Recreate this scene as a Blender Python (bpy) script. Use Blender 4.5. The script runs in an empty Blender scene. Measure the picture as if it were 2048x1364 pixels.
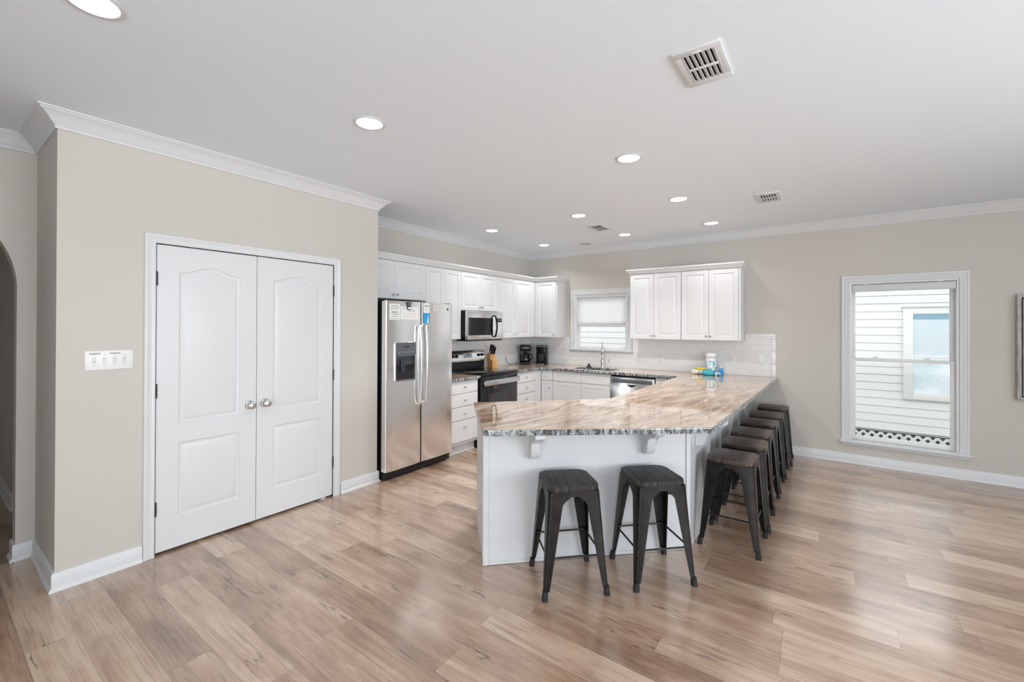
import bpy, bmesh, math, random
from mathutils import Vector, Matrix
random.seed(7)
PI = math.pi
C = bpy.context.scene.collection
scene = bpy.context.scene

# ------------------------------------------------------------------ camera
FPX, YAW, PITCH, ROLL, CX, CY, CAMH = 873.4074, .6256, .0037, .0034, 1029.0, 649.25, 1.506
F = Vector((-math.sin(YAW)*math.cos(PITCH), math.cos(YAW)*math.cos(PITCH), math.sin(PITCH)))
R0 = Vector((math.cos(YAW), math.sin(YAW), 0)); U0 = R0.cross(F)
R = R0*math.cos(ROLL)+U0*math.sin(ROLL); U = -R0*math.sin(ROLL)+U0*math.cos(ROLL)
cd = bpy.data.cameras.new('camera'); cam = bpy.data.objects.new('camera', cd); C.objects.link(cam)
cd.sensor_width = 36; cd.lens = 36*FPX/2048
cd.shift_x = -(CX-1024)/2048; cd.shift_y = -(682-CY)/2048
cd.clip_start = .05; cd.clip_end = 200
m = Matrix((R, U, -F)).transposed().to_4x4(); m.translation = (0, 0, CAMH)
cam.matrix_world = m
scene.camera = cam

# ------------------------------------------------------------------ world, sun, daylight fill
w = bpy.data.worlds.new('world'); scene.world = w; w.use_nodes = True
bg = w.node_tree.nodes['Background']; bg.inputs[0].default_value = (.93, .97, 1, 1); bg.inputs[1].default_value = 2.75
def light(name, kind, loc, rot, power, color=(1, 1, 1), **kw):
    d = bpy.data.lights.new(name, kind); o = bpy.data.objects.new(name, d); C.objects.link(o)
    o.location = loc; o.rotation_euler = rot; d.energy = power; d.color = color
    for k, v in kw.items(): setattr(d, k, v)
    return o
light('sun', 'SUN', (0, 0, 10), (math.radians(32), 0, math.radians(-8)), .5, (1, .97, .93), angle=.02)
# added area lights imitating daylight at assumed unseen openings, tilted up to brighten ceiling
light('daylight_fill_front', 'AREA', (1.4, -3.85, 1.35), (PI/2+.70, 0, 0), 110, (.88, .94, 1), shape='RECTANGLE', size=3.6, size_y=2.1)
light('daylight_fill_right', 'AREA', (4.35, .9, 1.45), (PI/2+.55, 0, PI/2), 114, (.88, .94, 1), shape='RECTANGLE', size=4.2, size_y=1.9, spread=math.radians(118))
scene.view_settings.view_transform = 'Standard'
scene.view_settings.look = 'None'
scene.view_settings.gamma = 1
scene.view_settings.use_curve_mapping = False
scene.view_settings.exposure = 0.12

# ------------------------------------------------------------------ materials
class NT:
    def __init__(s, name):
        s.m = bpy.data.materials.new(name); s.m.use_nodes = True
        s.t = s.m.node_tree; s.b = s.t.nodes['Principled BSDF']; s.out = s.t.nodes['Material Output']
    def n(s, kind, **kw):
        o = s.t.nodes.new(kind)
        for k, v in kw.items():
            if k.startswith('i_'):
                key = k[2:]; key = int(key) if key.isdigit() else key.replace('_', ' ')
                if isinstance(v, bpy.types.NodeSocket): s.t.links.new(v, o.inputs[key])
                else: o.inputs[key].default_value = v
            else: setattr(o, k, v)
        return o
    def math(s, op, a, b=0.0, c=None):
        kw = dict(operation=op, i_0=a, i_1=b)
        if c is not None: kw['i_2'] = c
        return s.n('ShaderNodeMath', **kw).outputs[0]
    def mix(s, f, a, b, bt='MIX'):
        o = s.n('ShaderNodeMix', data_type='RGBA', blend_type=bt)
        for i, v in ((0, f), (6, a), (7, b)):
            if isinstance(v, bpy.types.NodeSocket): s.t.links.new(v, o.inputs[i])
            else: o.inputs[i].default_value = v if i == 0 else (*v[:3], 1)
        return o.outputs[2]
    def ramp(s, f, stops, interp='LINEAR'):
        o = s.n('ShaderNodeValToRGB'); s.t.links.new(f, o.inputs[0]); cr = o.color_ramp; cr.interpolation = interp
        while len(cr.elements) < len(stops): cr.elements.new(.5)
        for e, (p, c) in zip(cr.elements, stops): e.position = p; e.color = (*c, 1)
        return o.outputs[0]
    def coord(s): return s.n('ShaderNodeTexCoord').outputs['Object']
    def map(s, v, scale=(1, 1, 1), rot=(0, 0, 0), loc=(0, 0, 0)):
        return s.n('ShaderNodeMapping', i_Vector=v, i_Scale=scale, i_Rotation=rot, i_Location=loc).outputs[0]
    def noise(s, v, scale=5, detail=3, rough=.5, dist=0):
        return s.n('ShaderNodeTexNoise', i_Vector=v, i_Scale=scale, i_Detail=detail, i_Roughness=rough, i_Distortion=dist).outputs[0]
    def set(s, **kw):
        for k, v in kw.items():
            key = k.replace('_', ' ')
            if isinstance(v, bpy.types.NodeSocket): s.t.links.new(v, s.b.inputs[key])
            else: s.b.inputs[key].default_value = v
        return s
    def bump(s, hgt, strength=.2, dist=.002):
        s.t.links.new(s.n('ShaderNodeBump', i_Height=hgt, i_Strength=strength, i_Distance=dist).outputs[0], s.b.inputs['Normal'])
def simple(name, col, rough=.5, metal=0, spec=.5, bump=0, bscale=60, **kw):
    s = NT(name); s.set(Base_Color=(*col, 1), Roughness=rough, Metallic=metal, Specular_IOR_Level=spec, **kw)
    if bump: s.bump(s.noise(s.coord(), bscale, 4), bump, .001)
    return s.m
def paint(name, col, rough=.55, amt=.03, bump=.1):
    s = NT(name); c = s.coord()
    f = s.noise(c, 1.3, 3); a = tuple(x*(1-amt) for x in col); b = tuple(min(1, x*(1+amt)) for x in col)
    s.set(Base_Color=s.ramp(f, [(.3, a), (.7, b)]), Roughness=rough, Specular_IOR_Level=.35)
    s.bump(s.noise(c, 180, 3), bump, .0008); return s.m
M = {}
M['wall'] = paint('beige_wall_paint', (.575, .545, .50), .6, .02, .15)
M['ceiling'] = None
s = NT('ceiling_paint'); c = s.coord(); sep = s.n('ShaderNodeSeparateXYZ', i_0=c)
seam = s.math('ABSOLUTE', s.math('SUBTRACT', sep.outputs[1], s.math('MULTIPLY_ADD', s.noise(c, 1.2, 2), .05, 1.80)))
seamf = s.ramp(seam, [(0, (1, 1, 1)), (.012, (.2, .2, .2)), (.06, (0, 0, 0))])
s.set(Base_Color=(.825, .885, .94, 1), Roughness=.75, Specular_IOR_Level=.2)
s.bump(s.math('ADD', s.math('MULTIPLY', seamf, .5), s.math('MULTIPLY', s.noise(c, 90, 3), .12)), .35, .004)
M['ceiling'] = s.m
M['trim'] = paint('white_trim_paint', (.685, .695, .705), .35, .01, .04)
M['cab'] = paint('white_cabinet_paint', (.73, .735, .74), .33, .01, .03)
M['island'] = None
s = NT('scuffed_white_island_paint'); c = s.coord()
sp = s.ramp(s.noise(c, 22, 5, .7), [(.70, (0, 0, 0)), (.74, (1, 1, 1))])
big = s.ramp(s.noise(c, 3, 4, .6), [(.35, (.61, .625, .64)), (.65, (.66, .67, .68))])
s.set(Base_Color=s.mix(s.math('MULTIPLY', sp, .10), big, (.42, .42, .42)), Roughness=.32); s.bump(s.noise(c, 7, 3), .12, .004)
M['island'] = s.m
M['chrome'] = simple('brushed_nickel', (.62, .62, .60), .22, 1)
M['hinge'] = simple('dark_steel_hinge', (.05, .05, .05), .5, .6, bump=.2, bscale=200)
M['black'] = simple('black_plastic', (.006, .006, .007), .22, spec=.25)
M['blackmatte'] = simple('matte_black', (.01, .01, .011), .6)
M['blackglass'] = simple('black_glass', (.008, .008, .010), .06, 0, .6)
M['darkgrey'] = simple('dark_grey_plastic', (.10, .11, .12), .35)
M['white_plastic'] = simple('white_plastic', (.80, .80, .79), .35)
M['slot'] = simple('outlet_slot_dark', (.05, .05, .05), .6)
M['paper'] = simple('white_paper', (.80, .80, .78), .7)
M['ink'] = simple('grey_ink', (.18, .18, .19), .8)
M['sky_blue'] = simple('bright_blue_print', (.02, .32, .66), .4)
M['teal'] = simple('teal_film', (.04, .40, .50), .3, bump=.3, bscale=30)
M['yellow'] = simple('yellow_sponge', (.85, .60, .06), .7, bump=.5, bscale=120)
M['block'] = None
s = NT('light_knife_block_wood'); c = s.map(s.coord(), (40, 40, 3))
s.set(Base_Color=s.ramp(s.noise(c, 1, 4), [(.3, (.58, .30, .11)), (.7, (.72, .42, .18))]), Roughness=.4); M['block'] = s.m
def steel(name, col, rough, vert=True):
    s = NT(name); c = s.coord(); g = s.map(c, (300, 300, 2) if not vert else (2, 2, 260))
    n = s.noise(g, 1, 3, .6)
    s.set(Base_Color=(*col, 1), Metallic=1.0, Roughness=s.math('MULTIPLY_ADD', n, .05, rough-.025), Anisotropic=.4)
    return s.m
M['steel'] = steel('stainless_steel', (.88, .885, .89), .20)
M['steel_bright'] = steel('polished_stainless_handle', (.72, .73, .74), .2)
M['painted_dark'] = simple('painted_dark_inside', (.012, .012, .012), .8)  # near-black stand-in for the shade inside vents and under the house
# floor planks
s = NT('oak_plank_floor'); c = s.coord(); sep = s.n('ShaderNodeSeparateXYZ', i_0=c)
W_, L_ = .172, 1.22
yv = s.math('DIVIDE', s.math('ADD', sep.outputs[1], 19.983), W_)
row = s.math('FLOOR', yv); fy = s.math('FRACT', yv)
wn = s.n('ShaderNodeTexWhiteNoise', noise_dimensions='1D', i_W=row).outputs[0]
xv = s.math('DIVIDE', s.math('ADD', s.math('ADD', sep.outputs[0], 20), s.math('MULTIPLY', wn, L_*7)), L_)
col_ = s.math('FLOOR', xv); fx = s.math('FRACT', xv)
idv = s.n('ShaderNodeCombineXYZ', i_0=row, i_1=col_).outputs[0]
rnd = s.n('ShaderNodeTexWhiteNoise', noise_dimensions='2D', i_Vector=idv)
off = s.n('ShaderNodeVectorMath', operation='SCALE', i_0=rnd.outputs[1], i_3=37.0).outputs[0]
pc = s.n('ShaderNodeVectorMath', operation='ADD', i_0=c, i_1=off).outputs[0]
warp = s.noise(s.map(pc, (.9, 3, 1)), 1.0, 2)
wv = s.n('ShaderNodeCombineXYZ', i_1=s.math('MULTIPLY', warp, .05)).outputs[0]
pw = s.n('ShaderNodeVectorMath', operation='ADD', i_0=pc, i_1=wv).outputs[0]
grain = s.noise(s.map(pw, (2.6, 105, 1)), 1.0, 6, .62)
streak = s.noise(s.map(pw, (.9, 13, 1)), 1.0, 6, .68)
cloud = s.noise(s.map(pw, (2.4, 9, 1)), 1.0, 6, .62)
tone = s.math('ADD', s.math('MULTIPLY', rnd.outputs[0], .26), s.math('ADD', s.math('MULTIPLY', streak, .36), s.math('MULTIPLY', cloud, .66)))
basec = s.ramp(tone, [(.42, (.225, .125, .074)), (.54, (.375, .232, .150)), (.66, (.490, .330, .228)), (.82, (.630, .460, .340))])
gr = s.ramp(grain, [(.34, (.62, .58, .55)), (.50, (1, 1, 1)), (.75, (1.0, 1.0, 1.0))])
basec = s.mix(.85, basec, gr, 'MULTIPLY')
ck = s.noise(s.map(pc, (1.3, 9, 1), loc=(5, 3, 0)), 1.0, 4, .55)
ckl = s.ramp(s.math('ABSOLUTE', s.math('SUBTRACT', ck, .5)), [(0, (1, 1, 1)), (.008, (.6, .6, .6)), (.016, (0, 0, 0))])
ckm = s.ramp(s.noise(s.map(pc, (2.2, 6, 1), loc=(9, 1, 0)), 1.0, 2), [(.54, (0, 0, 0)), (.60, (1, 1, 1))])
crack = s.math('MULTIPLY', ckl, ckm)
basec = s.mix(s.math('MULTIPLY', crack, .8), basec, (.06, .035, .022))
kn = s.n('ShaderNodeTexVoronoi', i_Vector=s.map(pc, (1.3, 3.4, 1)), i_Scale=1.0).outputs[0]
knf = s.ramp(kn, [(.03, (1, 1, 1)), (.12, (0, 0, 0))])
basec = s.mix(s.math('MULTIPLY', knf, .45), basec, (.13, .08, .055))
ey = s.math('MINIMUM', fy, s.math('SUBTRACT', 1, fy)); ex = s.math('MULTIPLY', s.math('MINIMUM', fx, s.math('SUBTRACT', 1, fx)), L_/W_)
edge = s.math('MINIMUM', ey, ex)
ef = s.ramp(edge, [(0, (1, 1, 1)), (.006, (.8, .8, .8)), (.012, (0, 0, 0))])
basec = s.mix(s.math('MULTIPLY', ef, .45), basec, (.09, .055, .038))
s.set(Base_Color=basec, Roughness=s.math('MULTIPLY_ADD', grain, .16, .36), Specular_IOR_Level=.5, IOR=1.55, Coat_Weight=1.0, Coat_IOR=1.9, Coat_Roughness=.185)
s.bump(s.math('SUBTRACT', s.math('MULTIPLY', grain, .25), s.math('ADD', ef, crack)), .16, .0012)
M['floor'] = s.m
# stone
def stone(name, edge=False):
    s = NT(name); c = s.coord(); v = s.map(c, (1, 1, 1), (0, 0, math.radians(6)))
    wp = s.noise(s.map(v, (2.6, 1.1, 1)), 1.0, 5, .62)
    off = s.n('ShaderNodeCombineXYZ', i_0=s.math('MULTIPLY', wp, .30)).outputs[0]
    v2 = s.n('ShaderNodeVectorMath', operation='ADD', i_0=v, i_1=off).outputs[0]
    n1 = s.noise(s.map(v2, (20, 2.3, 1)), 1.0, 7, .64, .3)
    n2 = s.noise(s.map(v2, (60, 7.0, 1)), 1.0, 6, .66, .4)
    n3 = s.noise(s.map(v, (2.6, 1.4, 1), loc=(3, 1, 0)), 1.0, 3)
    t = s.math('ADD', s.math('MULTIPLY', n1, .66), s.math('MULTIPLY', n2, .34))
    base = s.ramp(t, [(.34, (.14, .085, .055)), (.41, (.26, .165, .11)), (.47, (.43, .295, .205)), (.54, (.53, .385, .28)), (.62, (.68, .56, .46)), (.70, (.43, .32, .235))])
    gold = s.ramp(n3, [(.58, (0, 0, 0)), (.75, (1, 1, 1))])
    base = s.mix(s.math('MULTIPLY', gold, .35), base, (.50, .37, .22))
    dk = s.ramp(s.math('ABSOLUTE', s.math('SUBTRACT', n1, .44)), [(0, (1, 1, 1)), (.008, (.4, .4, .4)), (.018, (0, 0, 0))])
    dm = s.ramp(s.noise(s.map(v, (4, 2, 1), loc=(8, 2, 0)), 1.0, 2), [(.5, (0, 0, 0)), (.62, (1, 1, 1))])
    base = s.mix(s.math('MULTIPLY', s.math('MULTIPLY', dk, dm), .55), base, (.17, .10, .07))
    if edge:
        e = s.noise(s.map(c, (38, 38, 16)), 1.0, 5, .7, .8)
        base = s.ramp(e, [(.38, (.025, .027, .028)), (.46, (.11, .11, .105)), (.53, (.26, .29, .30)), (.62, (.46, .49, .49)), (.72, (.36, .29, .23))])
        s.set(Base_Color=base, Roughness=.09, Coat_Weight=.4, Coat_Roughness=.05); s.bump(e, .08, .003)
    else:
        s.set(Base_Color=base, Roughness=.045, Specular_IOR_Level=.6, IOR=1.6, Coat_Weight=.3, Coat_Roughness=.03)
    return s.m
M['stone'] = stone('brown_veined_stone'); M['stone_edge'] = stone('chiselled_stone_edge', True)
# subway tile  (u = x + y so that it runs along both walls)
s = NT('white_subway_tile'); c = s.coord(); sep = s.n('ShaderNodeSeparateXYZ', i_0=c)
u_ = s.math('ADD', sep.outputs[0], sep.outputs[1]); v = s.n('ShaderNodeCombineXYZ', i_0=u_, i_1=s.math('SUBTRACT', sep.outputs[2], .90)).outputs[0]
br = s.n('ShaderNodeTexBrick', i_Vector=v, i_Scale=1.0, i_Mortar_Size=.0016, i_Mortar_Smooth=.2, i_Brick_Width=.154, i_Row_Height=.0775)
br.inputs['Color1'].default_value = (.80, .80, .795, 1); br.inputs['Color2'].default_value = (.77, .775, .775, 1); br.inputs['Mortar'].default_value = (.67, .67, .67, 1)
s.set(Base_Color=br.outputs[0], Roughness=.12); s.bump(s.math('SUBTRACT', 1, br.outputs[1]), .3, .001); M['tile'] = s.m
# stool materials
s = NT('gunmetal_sheet'); c = s.coord(); n = s.noise(c, 14, 5, .65)
s.set(Base_Color=s.ramp(n, [(.35, (.010, .0095, .009)), (.6, (.022, .020, .018)), (.8, (.045, .036, .028))]), Metallic=.55, Roughness=s.math('MULTIPLY_ADD', n, .2, .26)); s.bump(n, .1, .001); M['gun'] = s.m
s = NT('dark_stained_seat_wood'); c = s.coord(); wv = s.noise(s.map(c, (4, 90, 4), loc=(1, 0, 0)), 1, 5, .6)
s.set(Base_Color=s.ramp(wv, [(.32, (.006, .005, .005)), (.5, (.032, .028, .025)), (.68, (.075, .068, .060))]), Roughness=.55, Specular_IOR_Level=.3); s.bump(wv, .6, .002); M['seat'] = s.m
s = NT('brown_stained_seat_wood'); c = s.coord(); wv = s.noise(s.map(c, (4, 70, 4), loc=(1, 0, 0)), 1, 5, .6)
s.set(Base_Color=s.ramp(wv, [(.30, (.020, .012, .009)), (.5, (.065, .042, .031)), (.72, (.125, .088, .068))]), Roughness=.36); s.bump(wv, .35, .0015); M['seat_brown'] = s.m
def emit(name, col, st):
    s = NT(name); s.set(Base_Color=(.8, .8, .8, 1), Emission_Color=(*col, 1), Emission_Strength=st); return s.m
M['lamp'] = emit('lit_lamp_lens', (1, .975, .93), 3.2)
# window glass: clear pane with a mild sheen
s = NT('window_glass'); tr = s.n('ShaderNodeBsdfTransparent'); gl = s.n('ShaderNodeBsdfGlossy', i_Roughness=.02)
fr = s.n('ShaderNodeFresnel', i_IOR=1.25); mx = s.n('ShaderNodeMixShader', i_0=fr.outputs[0]); s.t.links.new(tr.outputs[0], mx.inputs[1]); s.t.links.new(gl.outputs[0], mx.inputs[2]); s.t.links.new(mx.outputs[0], s.out.inputs[0]); M['glass'] = s.m
s = NT('carafe_glass'); tr = s.n('ShaderNodeBsdfTransparent', i_Color=(.75, .75, .77, 1)); gl = s.n('ShaderNodeBsdfGlossy', i_Roughness=.05)
fr = s.n('ShaderNodeFresnel', i_IOR=1.6); mx = s.n('ShaderNodeMixShader', i_0=fr.outputs[0]); s.t.links.new(tr.outputs[0], mx.inputs[1]); s.t.links.new(gl.outputs[0], mx.inputs[2]); s.t.links.new(mx.outputs[0], s.out.inputs[0]); M['carafe'] = s.m
s = NT('translucent_shade_fabric'); df = s.n('ShaderNodeBsdfDiffuse', i_Color=(.9, .9, .9, 1)); tl = s.n('ShaderNodeBsdfTranslucent', i_Color=(.97, .97, .97, 1))
mx = s.n('ShaderNodeMixShader', i_0=.88); s.t.links.new(df.outputs[0], mx.inputs[1]); s.t.links.new(tl.outputs[0], mx.inputs[2]); s.t.links.new(mx.outputs[0], s.out.inputs[0]); M['shade'] = s.m
M['shade_solid'] = simple('white_shade_roll', (.66, .67, .68), .6)
M['siding'] = paint('white_lap_siding', (.52, .526, .532), .6, .015, .05)
M['house_pane'] = None
s = NT('pale_blue_house_pane'); c = s.coord(); sep = s.n('ShaderNodeSeparateXYZ', i_0=c)
up = s.ramp(s.noise(s.map(c, (2, 1, 3)), 1.5, 4), [(.35, (.42, .50, .56)), (.65, (.58, .65, .70))])
s.set(Base_Color=up, Roughness=.15); M['house_pane'] = s.m
M['house_shade'] = simple('pale_blind_behind_pane', (.40, .465, .51), .3)
M['blue_band'] = simple('blue_grey_blind_rail', (.10, .22, .30), .3)
s = NT('grass_ground'); c = s.coord(); s.set(Base_Color=s.ramp(s.noise(c, 6, 5), [(.3, (.16, .20, .10)), (.7, (.34, .34, .24))]), Roughness=.9); M['ground'] = s.m
s = NT('washed_canvas_print'); c = s.coord(); s.set(Base_Color=s.ramp(s.noise(s.map(c, (3, 3, 5)), 1.0, 5, .6, .6), [(.35, (.30, .40, .42)), (.5, (.50, .52, .50)), (.62, (.62, .56, .50)), (.75, (.70, .70, .68))]), Roughness=.7); M['canvas'] = s.m
s = NT('weathered_frame_wood'); c = s.coord(); s.set(Base_Color=s.ramp(s.noise(s.map(c, (50, 50, 8)), 1.0, 5, .6), [(.35, (.30, .28, .25)), (.6, (.50, .48, .44))]), Roughness=.7); M['framewood'] = s.m
s = NT('printed_towel_wrap'); c = s.coord(); sep = s.n('ShaderNodeSeparateXYZ', i_0=c)
vo = s.n('ShaderNodeTexVoronoi', i_Vector=c, i_Scale=55.0).outputs[1]
msk = s.ramp(s.noise(c, 26, 2), [(.47, (0, 0, 0)), (.52, (1, 1, 1))])
zlow = s.math('MULTIPLY', s.math('LESS_THAN', sep.outputs[2], .17), msk)
zmid = s.math('MULTIPLY', s.math('LESS_THAN', s.math('ABSOLUTE', s.math('SUBTRACT', sep.outputs[2], .215)), .012), s.ramp(s.noise(c, 60, 2), [(.50, (0, 0, 0)), (.55, (1, 1, 1))]))
bc = s.mix(zlow, (.82, .83, .83), s.mix(s.n('ShaderNodeSeparateColor', i_0=vo).outputs[0], (.03, .30, .55), (.12, .62, .68)))
bc = s.mix(zmid, bc, (.12, .16, .16)); s.set(Base_Color=bc, Roughness=.35); M['wrap'] = s.m
s = NT('printed_white_blue_film'); c = s.coord(); s.set(Base_Color=s.ramp(s.noise(c, 38, 3), [(.42, (.80, .80, .76)), (.5, (.70, .76, .76)), (.54, (.05, .45, .60)), (.62, (.03, .25, .50))]), Roughness=.25); s.bump(s.noise(c, 40, 3), .6, .004); M['film'] = s.m
s = NT('patterned_cream_film'); c = s.coord(); s.set(Base_Color=s.ramp(s.noise(c, 50, 3), [(.40, (.80, .78, .68)), (.56, (.78, .74, .62)), (.62, (.10, .09, .08))]), Roughness=.3); s.bump(s.noise(c, 40, 3), .6, .004); M['cream'] = s.m
M['basin'] = simple('sink_steel', (.30, .29, .27), .3, 1)

# ------------------------------------------------------------------ mesh helpers
def add_box(bm, x0, x1, y0, y1, z0, z1, bev=0, mi=0, mat=None, seg=2):
    t = bmesh.new(); bmesh.ops.create_cube(t, size=1)
    for v in t.verts: v.co = Vector(((x0+x1)/2+v.co.x*(x1-x0), (y0+y1)/2+v.co.y*(y1-y0), (z0+z1)/2+v.co.z*(z1-z0)))
    if bev: bmesh.ops.bevel(t, geom=t.edges[:], offset=bev, segments=seg, profile=.5, affect='EDGES')
    merge(bm, t, mi, mat)
def merge(bm, t, mi=0, mat=None):
    vm = {}
    for v in t.verts: vm[v] = bm.verts.new(mat @ v.co if mat else v.co)
    for f in t.faces:
        try: nf = bm.faces.new([vm[v] for v in f.verts]); nf.material_index = mi if mi is not None else f.material_index
        except ValueError: pass
    t.free()
def loft(bm, loops, cap0=True, cap1=True, mi=0, closed=True):
    vs = [[bm.verts.new(p) for p in lp] for lp in loops]; n = len(vs[0])
    for a, b in zip(vs, vs[1:]):
        for i in range(n if closed else n-1):
            j = (i+1) % n; f = bm.faces.new((a[i], a[j], b[j], b[i])); f.material_index = mi
    if cap0: bm.faces.new(vs[0][::-1]).material_index = mi
    if cap1: bm.faces.new(vs[-1]).material_index = mi
def cyl(bm, p0, p1, r0, r1=None, n=24, mi=0, cap=True):
    r1 = r0 if r1 is None else r1; p0 = Vector(p0); p1 = Vector(p1); d = (p1-p0).normalized()
    a = d.orthogonal().normalized(); b = d.cross(a)
    loft(bm, [[p+(a*math.cos(2*PI*i/n)+b*math.sin(2*PI*i/n))*r for i in range(n)] for p, r in ((p0, r0), (p1, r1))], cap, cap, mi)
def lathe(bm, prof, origin=(0, 0, 0), axis=(0, 0, 1), n=28, mi=0):
    d = Vector(axis).normalized(); a = d.orthogonal().normalized(); b = d.cross(a); o = Vector(origin)
    loft(bm, [[o+d*z+(a*math.cos(2*PI*i/n)+b*math.sin(2*PI*i/n))*max(r, .0002) for i in range(n)] for r, z in prof], True, True, mi)
def tube(bm, pts, r, n=10, mi=0, rs=None):
    pts = [Vector(p) for p in pts]; loops = []; prev = None
    for i, p in enumerate(pts):
        d = (pts[min(i+1, len(pts)-1)]-pts[max(i-1, 0)]).normalized()
        if prev is None: a = d.orthogonal().normalized()
        else: a = (prev-d*prev.dot(d)).normalized()
        prev = a; b = d.cross(a); rr = rs[i] if rs else r
        ra, rb = rr if isinstance(rr, tuple) else (rr, rr)
        loops.append([p+a*math.cos(2*PI*k/n)*ra+b*math.sin(2*PI*k/n)*rb for k in range(n)])
    loft(bm, loops, True, True, mi)
def smooth_path(pts, k=6):
    pts = [Vector(p) for p in pts]; out = []
    for i in range(len(pts)-1):
        p0 = pts[max(i-1, 0)]; p1 = pts[i]; p2 = pts[i+1]; p3 = pts[min(i+2, len(pts)-1)]
        for j in range(k):
            t = j/k; out.append(.5*((2*p1)+(p2-p0)*t+(2*p0-5*p1+4*p2-p3)*t*t+(3*p1-p0-3*p2+p3)*t**3))
    out.append(pts[-1]); return out
def rrect(x0, x1, y0, y1, r, k=4):
    pts = []
    for cx, cy, a0 in ((x1-r, y1-r, 0), (x0+r, y1-r, PI/2), (x0+r, y0+r, PI), (x1-r, y0+r, 3*PI/2)):
        for i in range(k+1): a = a0+PI/2*i/k; pts.append((cx+r*math.cos(a), cy+r*math.sin(a)))
    return pts
def prism(bm, poly, z0, z1, bev=0, mi=0, mat=None):
    t = bmesh.new(); loft(t, [[(x, y, z0) for x, y in poly], [(x, y, z1) for x, y in poly]])
    if bev: bmesh.ops.bevel(t, geom=[e for e in t.edges if abs(e.verts[0].co.z-e.verts[1].co.z) < 1e-6], offset=bev, segments=3, profile=.5, affect='EDGES')
    merge(bm, t, mi, mat)
def sweep(bm, path, prof, closed=False, mi=0):
    """profile (out, z) swept along a plan path; out points to the right of travel"""
    P = [Vector((x, y, 0)) for x, y in path]; n = len(P); loops = []
    for i in range(n):
        a = P[(i-1) % n]; b = P[i]; c = P[(i+1) % n]
        d1 = (b-a).normalized() if (closed or i > 0) else (c-b).normalized()
        d2 = (c-b).normalized() if (closed or i < n-1) else d1
        n1 = Vector((d1.y, -d1.x, 0)); n2 = Vector((d2.y, -d2.x, 0)); mm = (n1+n2); mm = mm/max(mm.dot(n1), .2)
        loops.append([b+mm*o+Vector((0, 0, z)) for o, z in prof])
    if closed: loops.append(loops[0]); loft(bm, loops, False, False, mi)
    else: loft(bm, loops, True, True, mi)
def flat_bar(bm, pts, w_, t_):
    pts = [Vector(p) for p in pts]; loops = []
    for i, p in enumerate(pts):
        d = (pts[min(i+1, len(pts)-1)]-pts[max(i-1, 0)]).normalized(); nrm_ = Vector((1, 0, 0)).cross(d).normalized()
        loops.append([p+Vector((1, 0, 0))*a+nrm_*c_ for a, c_ in rrect(-w_/2, w_/2, -t_/2, t_/2, t_*.42, 3)])
    loft(bm, loops)
def obj(name, bm, mats, parent=None, ang=35, loc=None):
    if not isinstance(mats, (list, tuple)): mats = [mats]
    bmesh.ops.recalc_face_normals(bm, faces=bm.faces[:])
    me = bpy.data.meshes.new(name); bm.to_mesh(me); bm.free()
    for mt in mats: me.materials.append(mt)
    me.polygons.foreach_set('use_smooth', [True]*len(me.polygons)); me.set_sharp_from_angle(angle=math.radians(ang))
    o = bpy.data.objects.new(name, me); C.objects.link(o)
    if parent: o.parent = parent
    if loc: o.location = loc
    return o
def B(): return bmesh.new()
def tag(o, label, cat, group=None, kind=None):
    if label: o['label'] = label
    if cat: o['category'] = cat
    if group: o['group'] = group
    if kind: o['kind'] = kind
    return o
def thing(name, label, cat, loc=(0, 0, 0), rz=0, group=None):
    o = bpy.data.objects.new(name, None); C.objects.link(o); o.location = loc; o.rotation_euler = (0, 0, rz); o.empty_display_size = .1
    return tag(o, label, cat, group)
def struct(name, bm=None, mats=None, label=None, cat=None, parent=None, ang=35):
    if bm is None:
        o = bpy.data.objects.new(name, None); C.objects.link(o)
    else: o = obj(name, bm, mats, parent, ang)
    if not parent: o['kind'] = 'structure'
    if label: o['label'] = label; 
    if cat: o['category'] = cat
    return o
def boxobj(name, dims, mat, parent=None, bev=.002):
    b = B(); add_box(b, *dims, bev=bev); return obj(name, b, mat, parent)
def dup(root, loc, rz, label=None):
    r = root.copy(); C.objects.link(r); r.location = loc; r.rotation_euler = (0, 0, rz)
    if label: r['label'] = label
    for ch in list(root.children):
        c = ch.copy(); C.objects.link(c); c.parent = r
        for g in list(ch.children):
            d = g.copy(); C.objects.link(d); d.parent = c
    return r
def wall_holes(bm, axis, a0, a1, z0, z1, t0, t1, holes):
    """box wall; runs along 'x' or 'y' from a0..a1; thickness t0..t1; holes (a,b,z,z)"""
    xs = sorted({a0, a1, *[h[0] for h in holes], *[h[1] for h in holes]}); zs = sorted({z0, z1, *[h[2] for h in holes], *[h[3] for h in holes]})
    for i in range(len(xs)-1):
        for j in range(len(zs)-1):
            cx_, cz_ = (xs[i]+xs[i+1])/2, (zs[j]+zs[j+1])/2
            if any(h[0] < cx_ < h[1] and h[2] < cz_ < h[3] for h in holes): continue
            if axis == 'x': add_box(bm, xs[i], xs[i+1], t0, t1, zs[j], zs[j+1])
            else: add_box(bm, t0, t1, xs[i], xs[i+1], zs[j], zs[j+1])
    bmesh.ops.remove_doubles(bm, verts=bm.verts[:], dist=1e-5)
    # drop the internal double faces
    seen = {}
    for f in bm.faces[:]:
        k = tuple(sorted(v.index for v in f.verts)) if False else tuple(round(x, 4) for x in f.calc_center_median())
        seen.setdefault(k, []).append(f)
    for fs in seen.values():
        if len(fs) > 1: bmesh.ops.delete(bm, geom=fs, context='FACES_ONLY')

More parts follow.
